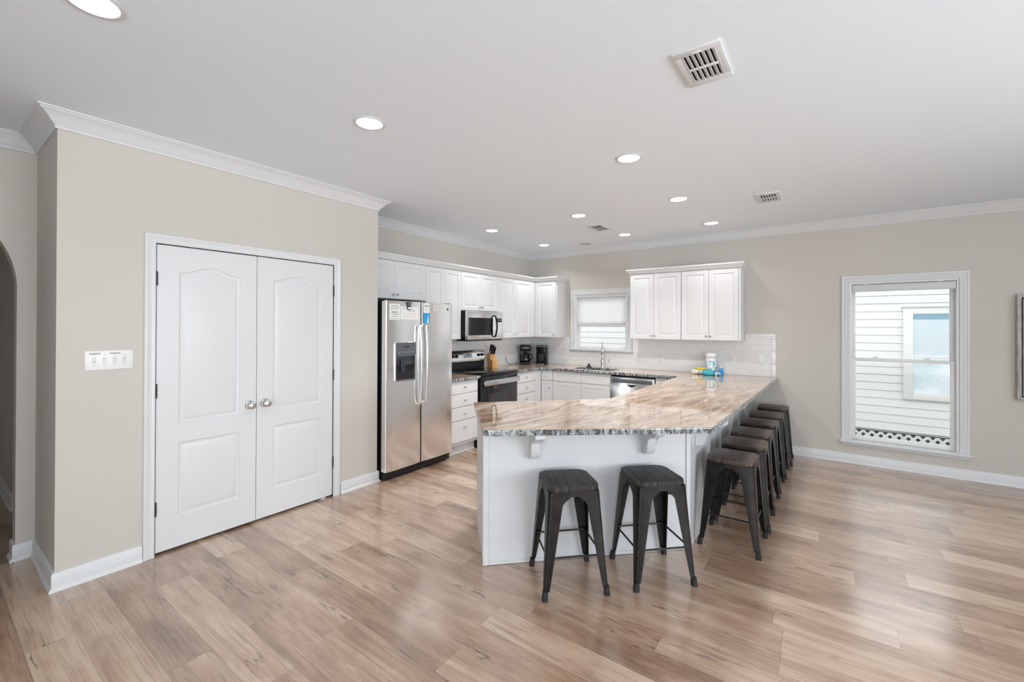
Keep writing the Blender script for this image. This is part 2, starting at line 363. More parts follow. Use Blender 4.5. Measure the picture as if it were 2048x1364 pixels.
# ------------------------------------------------------------------ room constants
XP, YP0, YP1 = -3.556, .485, 2.655       # pantry wall
XK, YB = -4.13, 6.14                     # kitchen side wall, back wall
XH = -4.22; ZC = 2.715; XR, YF = 4.5, -4.0
JY = .40; ARC0 = -.90

# floor and ceiling
b = B(); add_box(b, -7, XR+.15, YF-.15, YB+.15, -.12, 0); struct('floor', b, M['floor'], 'wood-look plank floor running left to right', 'floor')
b = B(); add_box(b, -7, XR+.15, YF-1.6, YB+.35, ZC, ZC+.15); struct('ceiling', b, M['ceiling'], 'flat white ceiling with recessed lights', 'ceiling')  # front end runs on as an unseen overhang added to block sun
# walls
b = B(); wall_holes(b, 'x', -4.28, XR+.15, 0, ZC, YB, YB+.15, [(.18, 1.046, .25, 2.0), (-3.255, -2.405, 1.155, 2.0)]); struct('wall_back', b, M['wall'], 'long beige wall with the sink window and the tall window', 'wall')
b = B(); add_box(b, XK-.15, XK, YP1, YB, 0, ZC); struct('wall_kitchen', b, M['wall'], 'beige wall behind the fridge and the range', 'wall')
b = B(); wall_holes(b, 'y', YP0, YP1, 0, ZC, XP-.11, XP, [(.935, 2.193, 0, 2.04)]); struct('wall_pantry', b, M['wall'], 'beige wall holding the white double doors', 'wall')
b = B(); add_box(b, XH-.12, XP-.11, YP0, YP0+.11, 0, ZC); struct('wall_pantry_return', b, M['wall'], 'narrow shaded side of the pantry wall', 'wall')
b = B(); add_box(b, XK-.15, XP-.11, YP1-.11, YP1, 0, ZC); struct('wall_pantry_far', b, M['wall'], 'pantry side wall beside the fridge', 'wall')
# pantry inside (keeps the door gap dark)
b = B(); add_box(b, XK-.3, XK-.2, YP0+.11, YP1-.11, 0, ZC); struct('wall_pantry_inner', b, M['wall'], 'pantry rear wall behind the doors', 'wall')
# hall wall with arch
b = B(); zs = 1.74; r = .65; x0, x1 = XH-.12, XH
arch = [(JY, 0), (JY, zs)]+[(JY-r+r*math.cos(a), zs+r*math.sin(a)) for a in [PI*i/24 for i in range(1, 24)]]+[(ARC0, zs), (ARC0, 0)]
outer = [(YF, 0), (YF, ZC), (YP0+.11, ZC), (YP0+.11, 0)]
poly = [(YF, 0), (ARC0, 0), (ARC0, zs)]+[(JY-r-r*math.cos(a), zs+r*math.sin(a)) for a in [PI*i/72 for i in range(1, 72)]]+[(JY, zs), (JY, 0), (YP0, 0), (YP0, ZC), (YF, ZC)]
loft(b, [[(x0, y, z) for y, z in poly], [(x1, y, z) for y, z in poly]]); struct('wall_hall', b, M['wall'], 'shaded beige wall with the arched opening', 'wall')
b = B(); add_box(b, -6.9, -5.38, .50, .62, 0, ZC); struct('wall_hall_side', b, M['wall'], 'hallway side wall seen through the arch', 'wall')
b = B(); add_box(b, -5.50, -5.38, .62, 2.5, 0, ZC); struct('wall_hall_inner', b, M['wall'], 'hallway wall turning away', 'wall')
b = B(); add_box(b, -7, -6.42, -1.3, .50, 0, ZC); struct('wall_hall_end', b, M['wall'], 'far end wall of the hallway', 'wall')
b = B(); add_box(b, -6.42, XH-.12, -1.3, -1.18, 0, ZC); struct('wall_hall_near', b, M['wall'], 'near side wall of the hallway', 'wall')
b = B(); add_box(b, -5.38, XH-.12, 2.4, 2.5, 0, ZC); struct('wall_hall_far', b, M['wall'], 'hallway wall beyond the corner', 'wall')
b = B(); wall_holes(b, 'y', YF, YB+.15, 0, ZC, XR, XR+.15, [(-1.3, 3.1, .45, 2.45)]); struct('wall_right', b, M['wall'], 'right wall with a wide opening added for the daylight fill', 'wall')  # unseen wall; its opening is assumed and sited for the right fill light
b = B(); wall_holes(b, 'x', XH-.12, XR, 0, ZC, YF-.15, YF, [(-.5, 3.3, .2, 2.45)]); struct('wall_front', b, M['wall'], 'wall behind the viewpoint with a wide opening added for the daylight fill', 'wall')  # unseen wall; its opening is assumed and sited for the front fill light
b = B(); add_box(b, XH, -2.3, -1.15, -1.0, 0, ZC); struct('wall_light_block', b, M['wall'], 'unseen partition added behind the viewpoint to block light from the arch wall', 'wall')  # added out of view to keep light off the hall wall and return
# crown moulding: one continuous run
cr = [(0, ZC-.095), (.010, ZC-.095), (.014, ZC-.085), (.010, ZC-.080), (.020, ZC-.072), (.034, ZC-.055), (.052, ZC-.034), (.070, ZC-.020), (.078, ZC-.016), (.078, ZC-.010), (.088, ZC-.008), (.088, ZC), (0, ZC)]
path = [(XH, YF), (XH, YP0), (XP, YP0), (XP, YP1), (XK, YP1), (XK, YB), (XR, YB), (XR, YF)]
b = B(); sweep(b, path, cr, closed=True); struct('trim_1', b, M['trim'], 'white crown moulding around the ceiling', 'crown moulding', ang=25)
# baseboards
bp = [(0, 0), (.026, 0), (.026, .006), (.020, .016), (.014, .022), (.014, .094), (.009, .102), (0, .104)]
for nm, pth in (('baseboard_hall', [(XH-.12, JY), (XH, JY), (XH, YP0), (XP, YP0), (XP, .872)]), ('baseboard_pantry', [(XP, 2.262), (XP, YP1), (XP-.10, YP1)]),
                ('baseboard_back', [(-.755, YB), (XR, YB), (XR, YF), (XH, YF), (XH, ARC0), (XH-.12, ARC0)]), ('baseboard_hallway', [(-6.42, .50), (-5.38, .50), (-5.38, 2.4)])):
    b = B()
    if nm == 'baseboard_hall': pth = pth
    sweep(b, pth, bp); struct(nm, b, M['trim'], None, None)

# ------------------------------------------------------------------ pantry doors
def arch_loop(y0, y1, z0, z1, peak, inset, k=16):
    pts = [(y0+inset, z0+inset), (y1-inset, z0+inset)]
    for i in range(k+1):
        t = i/k; y = (y1-inset)+(y0-y1+2*inset)*t
        z = z1-inset + (peak*(.5-.5*math.cos(2*PI*min(1, max(0, (t-.0)/1.0))))) if peak else z1-inset
        pts.append((y, z))
        if not peak and i == 0: pts = pts[:-1]; pts.append((y1-inset, z1-inset)); pts.append((y0+inset, z1-inset)); break
    return pts
def panel_slab(bm, y0, y1, z0, z1, xb, xf, panels, prof):
    """slab in the YZ plane facing +x, with raised panels; panels: (y0,y1,z0,z1,peak)"""
    t = bmesh.new(); allv = []; edges = []
    def ring(pts, x):
        vs = [t.verts.new((x, y, z)) for y, z in pts]; return vs
    o = ring([(y0, z0), (y1, z0), (y1, z1), (y0, z1)], xf); rings = [o]; firsts = []
    for p in panels:
        rs = [ring(arch_loop(*p, ins), xf+dx) for ins, dx in prof]; firsts.append(rs)
    loops = [o]+[r[0] for r in firsts]
    for lp in loops:
        for i in range(len(lp)): edges.append(t.edges.new((lp[i], lp[(i+1) % len(lp)])))
    bmesh.ops.triangle_fill(t, use_beauty=True, use_dissolve=False, edges=edges)
    for rs in firsts:
        for a, c in zip(rs, rs[1:]):
            for i in range(len(a)): j = (i+1) % len(a); t.faces.new((a[i], a[j], c[j], c[i]))
        t.faces.new(rs[-1])
    bk = ring([(y0, z0), (y1, z0), (y1, z1), (y0, z1)], xb)
    for i in range(4): j = (i+1) % 4; t.faces.new((o[i], bk[i], bk[j], o[j]))
    t.faces.new(bk)
    merge(bm, t)
DP = [(0, 0), (.006, -.007), (.020, -.009), (.040, -.001), (.046, 0)]
for k, (y0, y1, kn) in enumerate(((.941, 1.5535, 1.507), (1.5575, 2.187, 1.617))):
    b = B(); c0 = .122 if k == 0 else .120
    panel_slab(b, y0, y1, .018, 2.034, XP-.040, XP-.003, [(y0+c0, y1-c0+.01, .845, 1.86, .048), (y0+c0, y1-c0+.01, .222, .715, 0)], DP)
    d = struct('door_%d' % (k+1), b, M['trim'], ['left leaf of the white arched-panel pantry doors', 'right leaf of the white arched-panel pantry doors'][k], 'door', ang=20)
    b = B(); lathe(b, [(.030, 0), (.032, .004), (.028, .009), (.013, .012), (.011, .032), (.020, .038), (.027, .048), (.027, .058), (.020, .064), (0, .066)], (XP-.003, kn, .905), (1, 0, 0)); obj('doorknob', b, M['chrome'], d)
    hy = y0-.004 if k == 0 else y1+.004
    for z in (1.81, 1.075, .305):
        b = B(); cyl(b, (XP+.004, hy, z-.047), (XP+.004, hy, z+.047), .0065, n=12); add_box(b, XP-.003, XP+.0005, hy-.004, hy+.010 if k == 0 else hy+.004, z-.045, z+.045)
        for q in (-.02, 0, .02): cyl(b, (XP+.004, hy, z+q-.0008), (XP+.004, hy, z+q+.0008), .0072, n=12)
        obj('hinge', b, M['hinge'], d)
# casing
def casing_prof():
    return [(0, 0), (0, .008), (.006, .013), (.020, .010), (.034, .012), (.046, .018), (.056, .018), (.060, .014), (.060, 0)]
def casing(bm, a0, a1, z0, z1, wdt, plane, axis, sgn, bottom=False, prof=None):
    """moulding frame around an opening a0..a1,z0..z1 on plane (axis x or y); prof (across, out)"""
    prof = prof or casing_prof(); sc = wdt/.06; loops = []
    corners = [(a0, z0, -1, 0), (a0, z1, -1, 1), (a1, z1, 1, 1), (a1, z0, 1, 0)]
    for a, z, sa, sz in corners:
        lp = []
        for ac, out in prof:
            A_ = a+sa*ac*sc; Z_ = z+sz*ac*sc
            lp.append((plane+sgn*out, A_, Z_) if axis == 'x' else (A_, plane+sgn*out, Z_))
        loops.append(lp)
    loft(bm, loops)
b = B(); casing(b, .935, 2.193, 0, 2.04, .060, XP, 'x', 1); struct('trim_2', b, M['trim'], 'white moulded casing around the pantry doors', 'door casing', ang=20)
b = B(); add_box(b, XP-.11, XP-.001, .918, .935, 0, 2.057); add_box(b, XP-.11, XP-.001, 2.193, 2.21, 0, 2.057); add_box(b, XP-.11, XP-.001, .935, 2.193, 2.04, 2.057)
add_box(b, XP-.062, XP-.044, .935, .947, 0, 2.04); add_box(b, XP-.062, XP-.044, 2.181, 2.193, 0, 2.04); add_box(b, XP-.062, XP-.044, .935, 2.193, 2.028, 2.04)
struct('trim_3', b, M['trim'], 'door jamb and stops inside the pantry opening', 'door jamb')
b = B(); add_box(b, XP-.03, XP-.004, 1.52, 1.545, 2.0345, 2.039); add_box(b, XP-.03, XP-.002, 1.565, 1.61, 2.0345, 2.039); bcatch = struct('trim_4', b, M['hinge'], 'dark ball catches above the pantry doors', 'door catch')

# 4-gang switch
t = thing('switch_plate', 'white four-gang toggle switch plate left of the pantry doors', 'light switch', (XP, .712, 1.293), 0)
b = B(); add_box(b, 0, .006, -.110, .110, -.058, .058, .003); obj('plate', b, M['white_plastic'], t)
for i in range(4):
    y = (-.069+.046*i)
    b = B(); add_box(b, .006, .0066, y-.007, y+.007, -.015, .015); obj('toggle_slot', b, simple('toggle_slot_shade', (.30, .30, .30), .6), t)  # raised grey plate paints the shade around each toggle
    b = B(); add_box(b, .0066, .0075, y-.0055, y+.0055, -.013, .013, .0003); add_box(b, .007, .017, y-.0035, y+.0035, .0 if i else -.01, .011 if i else .001, .001)
    obj('toggle', b, M['white_plastic'], t)
    for z in (-.030, .030):
        b = B(); cyl(b, (.0055, y, z), (.0071, y, z), .0022, n=12); obj('screw', b, M['ink'], t)
for y0, y1 in ((-.090, -.042), (.000, .050)):
    b = B(); add_box(b, .006, .0065, y0, y1, .036, .044)
    lb = obj('label_strip', b, simple('faded_brown_label', (.52, .45, .38), .7), t)
    b = B()
    for q in range(9): yy = y0+.004+q*(y1-y0-.008)/8; add_box(b, .0065, .0067, yy-.0012, yy+.0012, .0375, .0425 if q % 2 else .0415)
    obj('lettering', b, M['ink'], lb)

# ------------------------------------------------------------------ windows in the back wall
def window(name, a0, a1, z0, z1, ca0, ca1, ctop, rail, label, stool, apron):
    w_ = struct(name, None, None, label, 'window')
    cw = a0-ca0
    fl = [(0, 0), (0, .010), (.004, .015), (.012, .015), (.016, .011), (.022, .011), (.026, .015), (.032, .015), (.036, .011), (.042, .011), (.046, .016), (.058, .019), (.060, .017), (.060, 0)]
    b = B(); casing(b, a0, a1, z0, z1, cw, YB, 'y', -1, prof=fl); obj('casing', b, M['trim'], w_, 20)
    b = B(); add_box(b, ca0-.015, ca1+.015, YB-.05, YB+.105, z0-.019, z0+.004, .003); obj('stool', b, M['trim'], w_)
    b = B(); add_box(b, ca0, ca1, YB-.016, YB, apron, z0-.022, .003); obj('apron', b, M['trim'], w_)
    b = B(); d0, d1 = YB+.001, YB+.149
    add_box(b, a0, a0+.016, d0, d1, z0, z1); add_box(b, a1-.016, a1, d0, d1, z0, z1); add_box(b, a0+.016, a1-.016, d0, d1, z1-.016, z1); add_box(b, a0+.016, a1-.016, YB+.111, d1, z0, z0+.012); obj('jamb_liner', b, M['white_plastic'], w_)
    i0, i1 = a0+.016, a1-.016
    for nm, za, zb, y0 in (('upper_sash', rail-.018, z1-.016, YB+.098), ('lower_sash', z0+.0045, rail+.018, YB+.062)):
        b = B(); fw = .036; y1 = y0+.032
        add_box(b, i0, i0+fw, y0, y1, za, zb, .003); add_box(b, i1-fw, i1, y0, y1, za, zb, .003)
        add_box(b, i0+fw, i1-fw, y0, y1, zb-(.036 if nm == 'lower_sash' else .04), zb, .003); add_box(b, i0+fw, i1-fw, y0, y1, za, za+(.045 if nm == 'lower_sash' else .036), .003)
        sh = obj(nm, b, M['white_plastic'], w_)
        b = B(); add_box(b, i0+fw-.004, i1-fw+.004, y0+.013, y0+.017, za+.03, zb-.03); obj('pane', b, M['glass'], sh)
    for q in (.25, .75):
        b = B(); x = i0+(i1-i0)*q; add_box(b, x-.022, x+.022, YB+.066, YB+.092, rail+.018, rail+.026, .002); cyl(b, (x, YB+.079, rail+.026), (x, YB+.079, rail+.032), .009, n=12); add_box(b, x-.004, x+.024, YB+.072, YB+.082, rail+.030, rail+.036, .001); obj('sash_lock', b, M['white_plastic'], w_)
    return w_
window('window_1', .18, 1.046, .25, 2.0, .105, 1.12, 2.095, 1.150, 'tall double-hung window on the right of the back wall', .25, .20)
window('window_2', -3.255, -2.405, 1.155, 2.0, -3.33, -2.33, 2.077, 1.56, 'small double-hung window above the sink', 1.155, 1.105)
# roller shades
t = thing('roller_shade', 'rolled-up white roller shade at the top of the tall window', 'roller shade', (.613, YB+.028, 1.93))
b = B(); cyl(b, (-.412, 0, .025), (.412, 0, .025), .026, n=32); add_box(b, -.41, .41, -.028, -.024, -.022, .025, .001); obj('shade_roll', b, M['shade_solid'], t)
b = B(); cyl(b, (-.41, -.026, -.024), (.41, -.026, -.024), .008, n=12); obj('hem_bar', b, M['shade_solid'], t)
for x in (-.30, .30):
    b = B(); add_box(b, x-.022, x+.022, -.026, .01, .050, .064, .003); obj('bracket', b, M['white_plastic'], t)
t = thing('roller_shade', 'white roller shade half lowered over the sink window', 'roller shade', (-2.83, YB+.022, 1.96))
b = B(); cyl(b, (-.405, 0, .012), (.405, 0, .012), .014, n=24); obj('shade_roll', b, M['white_plastic'], t)
b = B(); add_box(b, -.405, .405, .0115, .013, -.44, .012); obj('shade_fabric', b, M['shade'], t)
b = B(); cyl(b, (-.405, .012, -.445), (.405, .012, -.445), .008, n=12); obj('hem_bar', b, M['shade_solid'], t)
for x in (-.36, .36):
    b = B(); add_box(b, x-.02, x+.02, -.012, .012, .026, .038, .002); obj('bracket', b, M['chrome'], t)

# ------------------------------------------------------------------ cabinets
# local frame of a cabinet run: x to the viewer's right, front faces -y
def door_mesh(bm, x0, x1, z0, z1, yf, stile=.052, kind='raised', th=.020):
    """raised or shallow panel door whose front is at y=yf"""
    if kind == 'raised': lo = [(0, 0), (.0, -.0), (stile, 0), (stile+.005, .008), (stile+.011, .0085), (stile+.034, .001), (stile+.037, .0005)]
    elif kind == 'slab': lo = [(0, 0), (.004, -.0)]
    elif kind == 'line': lo = [(0, 0)]
    outer = [(x0, z0), (x1, z0), (x1, z1), (x0, z1)]
    e = .003
    def rect(i, y): return [(x0+i, y, z0+i), (x1-i, y, z0+i), (x1-i, y, z1-i), (x0+i, y, z1-i)]
    loops = [rect(0, yf+th), rect(0, yf+e), rect(e*.35, yf+e*.35), rect(e, yf)]
    if kind == 'raised': loops += [rect(i, yf+d) for i, d in lo[2:]]
    loft(bm, loops)
    if kind == 'line':
        w_ = x1-x0; add_box(bm, x0+w_*.17, x1-w_*.17, yf-.0045, yf+.004, z1-.054, z1-.047)
def knob(parent, x, z, yf):
    b = B(); lathe(b, [(.009, 0), (.007, .003), (.0045, .008), (.006, .014), (.0125, .019), (.013, .023), (.009, .027), (0, .028)], (x, yf, z), (0, -1, 0), n=18); return obj('knob', b, M['chrome'], parent)
def unit(name, label, loc, rz, wd, dp, z0, z1, fronts, group=None, toe=False, low=None, cat='cabinet'):
    """fronts: (kind, x0, x1, z0, z1, knob|None, style)"""
    t = thing(name, label, cat, loc, rz, group)
    b = B(); add_box(b, 0.0004, wd-.0004, .021, dp, z0, low or z1, .001)
    if low: add_box(b, .0004, wd-.0004, .021, .045, low, z1); add_box(b, .0004, .018, .045, dp, low, z1); add_box(b, wd-.018, wd-.0004, .045, dp, low, z1)
    if toe: add_box(b, .001, wd-.001, .085, dp, .001, z0, 0)
    obj('body', b, M['cab'], t)
    if toe:
        b = B(); add_box(b, .001, wd-.001, .070, .0845, .001, z0-.001, .001); add_box(b, .001, wd-.001, .058, .0695, .001, .014, .003); obj('toe_kick', b, M['cab'], t)
    for kd, x0, x1, a, c_, kn, st in fronts:
        b = B(); door_mesh(b, x0+.0015, x1-.0015, a+.0015, c_-.0015, 0, kind=st, stile=min(.052, (x1-x0)*.20)); d = obj(kd, b, M['cab'], t, 20)
        if kn: knob(d, kn[0], kn[1], 0)
    return t
RZ = PI/2
UX = -3.80          # front plane of upper cabinets, left wall
def LW(y): return (UX, y, 0)
GU = 'white upper cabinets above the range side'
UD = .33-.001
unit('wall_cabinet', 'short two-door white cabinet directly above the fridge', LW(2.66), RZ, .842, UD, 1.795, 2.21,
     [('door', 0, .393, 1.797, 2.206, (.365, 1.845), 'raised'), ('door', .393, .842, 1.797, 2.206, (.421, 1.845), 'raised')], 'white upper cabinets')
unit('wall_cabinet', 'tall narrow two-door white cabinet between fridge and microwave', LW(3.503), RZ, .596, UD, 1.337, 2.21,
     [('door', 0, .305, 1.339, 2.206, None, 'raised'), ('door', .305, .596, 1.339, 2.206, None, 'raised')], 'white upper cabinets')
unit('wall_cabinet', 'short two-door white cabinet directly above the microwave', LW(4.100), RZ, .754, UD, 1.706, 2.21,
     [('door', 0, .383, 1.708, 2.206, (.355, 1.755), 'raised'), ('door', .383, .754, 1.708, 2.206, (.411, 1.755), 'raised')], 'white upper cabinets')
unit('wall_cabinet', 'two-door white cabinet right of the microwave reaching the corner', LW(4.855), RZ, .953, UD, 1.337, 2.21,
     [('door', 0, .413, 1.339, 2.206, (.388, 1.395), 'raised'), ('door', .413, .838, 1.339, 2.206, (.439, 1.395), 'raised'), ('stile', .838, .9575, 1.339, 2.206, None, 'slab')], 'white upper cabinets')
unit('wall_cabinet', 'single-door white cabinet in the corner left of the sink window', (-3.799, 5.811, 0), 0, .389, .328, 1.337, 2.21,
     [('stile', -.0015, .040, 1.339, 2.206, None, 'slab'), ('door', .04, .373, 1.339, 2.206, (.348, 1.39), 'raised')], 'white upper cabinets')
unit('wall_cabinet', 'two-door white cabinet just right of the sink window', (-2.238, 5.811, 0), 0, .683, .328, 1.337, 2.222,
     [('door', .004, .328, 1.339, 2.218, (.300, 1.39), 'raised'), ('door', .328, .681, 1.339, 2.218, (.352, 1.39), 'raised')], 'white upper cabinets')
unit('wall_cabinet', 'rightmost two-door white upper cabinet with exposed end panel', (-1.553, 5.811, 0), 0, .690, .328, 1.337, 2.222,
     [('door', .002, .330, 1.339, 2.218, (.304, 1.39), 'raised'), ('door', .330, .664, 1.339, 2.218, (.354, 1.39), 'raised'), ('stile', .664, .690, 1.337, 2.222, None, 'slab')], 'white upper cabinets')
cc = [(0, 0), (.006, 0), (.010, .014), (.016, .018), (.034, .044), (.042, .048), (.042, .062), (0, .062)]
b = B(); sweep(b, [(UX+.019-.019, 2.66), (UX, 5.811), (-3.41, 5.811), (-3.41, YB-.001)], [(o, z+2.2105) for o, z in cc]); add_box(b, XK+.001, UX, 2.66, YB-.001, 2.2105, 2.222); add_box(b, UX, -3.41, 5.811, YB-.001, 2.2105, 2.222)
tag(obj('cabinet_crown', b, M['cab'], None, 20), 'long white crown along the cabinets over fridge and range', 'crown moulding')
b = B(); sweep(b, [(-2.238, YB-.001), (-2.238, 5.811), (-.863, 5.811), (-.863, YB-.001)], [(o, z+2.2225) for o, z in cc]); add_box(b, -2.238, -.863, 5.811, YB-.001, 2.2225, 2.232)
tag(obj('cabinet_crown', b, M['cab'], None, 20), 'short white crown on the cabinets right of the sink window', 'crown moulding')
# ---- base cabinets
BX = -3.50; BT = .864; BDp = .628
def dz(x0, x1, ks=.5):
    L = []
    for a, c_ in ((.714, .858), (.559, .710), (.402, .555), (.150, .398)):
        L.append(('drawer', x0, x1, a, c_, ((x0+x1)/2, a+(c_-a)*.5 if a > .3 else .318), 'slab'))
    return L
unit('base_cabinet', 'white four-drawer base cabinet between fridge and range', (BX, 3.597, 0), RZ, .498, BDp, .11, BT, dz(0, .485), 'white base cabinets', True)
unit('base_cabinet', 'white drawer base cabinet right of the range', (BX, 4.867, 0), RZ, .660, BDp, .11, BT, dz(.008, .508)+[('filler', .510, .6645, .150, .858, None, 'slab')], 'white base cabinets', True)
BY = 5.53
unit('base_cabinet', 'narrow white base cabinet with one drawer and one door in the corner', (-3.498, BY, 0), 0, .195, .609, .11, BT,
     [('drawer', -.001, .193, .708, .856, (.078, .776), 'slab'), ('door', -.001, .193, .150, .704, (.142, .600), 'raised')], 'white base cabinets', True)
unit('sink_cabinet', 'wide white sink base cabinet below the small window', (-3.302, BY, 0), 0, .904, .609, .11, BT,
     [('false_drawer', .002, .458, .708, .856, None, 'line'), ('false_drawer', .458, .902, .708, .856, None, 'line'), ('door', .002, .458, .150, .704, None, 'line'), ('door', .458, .902, .150, .704, None, 'line')], None, True, .66)
unit('base_cabinet', 'white filler cabinet right of the dishwasher', (-1.793, BY, 0), 0, .30, .609, .11, BT, [('drawer', .002, .298, .708, .856, None, 'slab'), ('door', .002, .298, .150, .704, None, 'slab')], 'white base cabinets', True)

# ---- countertop
def curve_mesh(name, polys, z0, z1, bev):
    cu = bpy.data.curves.new(name, 'CURVE'); cu.dimensions = '2D'; cu.fill_mode = 'BOTH'
    for P in polys:
        sp = cu.splines.new('POLY'); sp.points.add(len(P)-1); sp.use_cyclic_u = True
        for i, (x, y) in enumerate(P): sp.points[i].co = (x, y, 0, 1)
    cu.extrude = (z1-z0)/2-bev; cu.bevel_depth = bev; cu.bevel_resolution = 2; cu.offset = -bev
    o = bpy.data.objects.new(name+'_tmp', cu); C.objects.link(o)
    dg = bpy.context.evaluated_depsgraph_get(); me = bpy.data.meshes.new_from_object(o.evaluated_get(dg))
    bpy.data.objects.remove(o); bpy.data.curves.remove(cu)
    bm = bmesh.new(); bm.from_mesh(me); bpy.data.meshes.remove(me)
    for v in bm.verts: v.co.z += (z0+z1)/2
    for f in bm.faces: f.material_index = 0 if f.normal.z > .9 else 1
    return bm
def round_poly(P, rad):
    out = []; n = len(P)
    for i in range(n):
        p = Vector(P[i]); a = Vector(P[i-1]); c_ = Vector(P[(i+1) % n]); r_ = rad.get(i, 0)
        if not r_: out.append(tuple(p)); continue
        d1 = (a-p).normalized(); d2 = (c_-p).normalized(); ang = d1.angle(d2); L = r_/math.tan(ang/2)
        s_ = p+d1*L; e_ = p+d2*L
        for k in range(9):
            t_ = k/8; out.append(tuple((1-t_)**2*s_+2*t_*(1-t_)*p+t_*t_*e_))
    return out
ZT = .90
top = [(-4.129, 4.866), (-3.468, 4.866), (-3.468, 5.497), (-1.50, 5.497), (-1.50, 4.62), (-1.505, 3.455), (-2.30, 2.625), (-1.635, 1.955), (-.573, 2.832), (-.512, 6.139), (-4.129, 6.139)]
top = round_poly(top, {2: .06, 6: .02, 7: .05, 8: .01})
hole = rrect(-3.02, -2.40, 5.60, 5.93, .07, 6)[::-1]
bm_ = curve_mesh('countertop', [top, hole], ZT-.036, ZT, .004)
ct = tag(obj('countertop', bm_, [M['stone'], M['stone_edge']], None, 25), 'brown veined stone countertop of the sink run and angled peninsula', 'countertop')
bm_ = curve_mesh('countertop', [[(-4.129, 3.597), (-3.468, 3.597), (-3.468, 4.098), (-4.129, 4.098)]], ZT-.036, ZT, .004)
tag(obj('countertop', bm_, [M['stone'], M['stone_edge']], None, 25), 'short stone countertop piece between fridge and range', 'countertop')
# backsplash tiles
b = B(); add_box(b, XK, XK+.008, 3.597, YB-.008, ZT+.001, 1.337); struct('trim_5', b, M['tile'], 'white subway tile backsplash behind the range', 'backsplash')
b = B(); wall_holes(b, 'x', XK, -.585, ZT+.001, 1.337, YB-.008, YB, [(-3.346, -2.314, 1.104, 1.337)]); add_box(b, -.861, -.585, YB-.008, YB, 1.337, 1.395); struct('trim_6', b, M['tile'], 'white subway tile backsplash behind the sink', 'backsplash')
b = B()
for k in range(3): add_box(b, -.584, -.532, YB-.009, YB, ZT+.001+k*.153, ZT+k*.153+.152, .001)
add_box(b, -.861, -.532, YB-.010, YB, 1.396, 1.420, .001); add_box(b, -.584, -.532, YB-.009, YB, 1.361, 1.395, .001); struct('trim_7', b, M['tile'], 'vertical tile border at the right end of the backsplash', 'tile border')
# ---- peninsula base
WA = Vector((-1.765, 2.12)); WB = Vector((-.778, 3.10)); uu = (WB-WA).normalized(); nn = Vector((uu.y, -uu.x))
pe = thing('peninsula_base', 'angled white peninsula carrying the stone countertop, facing the stools', 'kitchen island', (0, 0, 0))
back1 = WA-nn*.60
body = [tuple(WA), tuple(WB), (-.778, 6.125), (-1.475, 6.125), (-1.475, 3.48), tuple(back1+Vector((.0, .0)))]
# intersection of the rear diagonal with x=-1.475
k_ = (-1.475-back1.x)/uu.x; rear = back1+uu*k_
body = [tuple(WA), tuple(WB), (-.778, 6.125), (-1.475, 6.125), (-1.475, max(rear.y, 3.2)), tuple(back1)]
b = B(); loft(b, [[(x, y, .001) for x, y in body], [(x, y, ZT-.037) for x, y in body]]); obj('body', b, M['island'], pe)
b = B(); sweep(b, [tuple(WB), tuple(WA)], [(0, .002), (0.004, .002), (.004, .030), (0, .030)]) if False else None
if b: b.free()
def faceboard(nm, s0, s1, z0, z1, out, th):
    bb = B(); P = [WA+uu*s0+nn*out, WA+uu*s1+nn*out, WA+uu*s1+nn*(out+th), WA+uu*s0+nn*(out+th)]
    loft(bb, [[(p.x, p.y, z0) for p in P], [(p.x, p.y, z1) for p in P]])
    bmesh.ops.bevel(bb, geom=bb.edges[:], offset=.0015, segments=1, affect='EDGES'); return obj(nm, bb, M['island'], pe)
LN = (WB-WA).length
faceboard('corner_board', -.006, .030, .002, ZT-.038, .0005, .009); faceboard('corner_board', LN-.02, LN+.008, .002, ZT-.038, .0005, .008)
faceboard('base_strip', .031, LN-.021, .002, .022, .0005, .006)
b = B(); add_box(b, -.7775, -.769, 3.105, 3.15, .002, ZT-.038, .0015); obj('corner_board', b, M['island'], pe)
b = B(); add_box(b, -.7775, -.771, 3.152, 6.12, .002, .024, .0015); obj('base_strip', b, M['island'], pe)
for y in (3.93, 4.75, 5.50):
    b = B(); add_box(b, -.7775, -.772, y-.022, y+.022, .026, ZT-.038, .0015); obj('batten', b, M['island'], pe)
# corbels
def corbel_mesh():
    bb = B(); prof = [(0, 0), (.205, 0), (.205, -.028), (.185, -.040), (.160, -.055), (.120, -.062), (.092, -.085), (.080, -.120), (.074, -.150), (.060, -.175), (.045, -.192), (.010, -.197), (0, -.197)]
    prof = [(o, z) for o, z in prof]
    loft(bb, [[(-.032, -o, z) for o, z in prof], [(.032, -o, z) for o, z in prof]])
    bmesh.ops.bevel(bb, geom=[e for e in bb.edges if abs(e.verts[0].co.x-e.verts[1].co.x) < 1e-5], offset=.004, segments=2, affect='EDGES')
    return bb
cb = obj('corbel', corbel_mesh(), M['island'], None, 25)
aD = math.atan2(uu.y, uu.x)
locs = [(WA+uu*.318, aD), (WA+uu*1.085, aD)]+[(Vector((-.778, y)), PI/2) for y in (3.30, 4.08, 4.83, 5.62)]
names_ = ['left white corbel on the angled peninsula front', 'right white corbel on the angled peninsula front', 'nearest white corbel on the long stool side', 'second white corbel along the stool side', 'third white corbel along the stool side', 'farthest white corbel on the stool side near the wall']
for i, (p, a) in enumerate(locs):
    o = cb if i == 0 else cb.copy()
    if i: C.objects.link(o)
    o.rotation_euler = (0, 0, a); q = nn if i < 2 else Vector((1, 0)); p = p+q*(.0015 if i < 2 else .001)
    o.location = (p.x, p.y, ZT-.0375)
    tag(o, names_[i], 'corbel', 'white corbels under the countertop overhang')

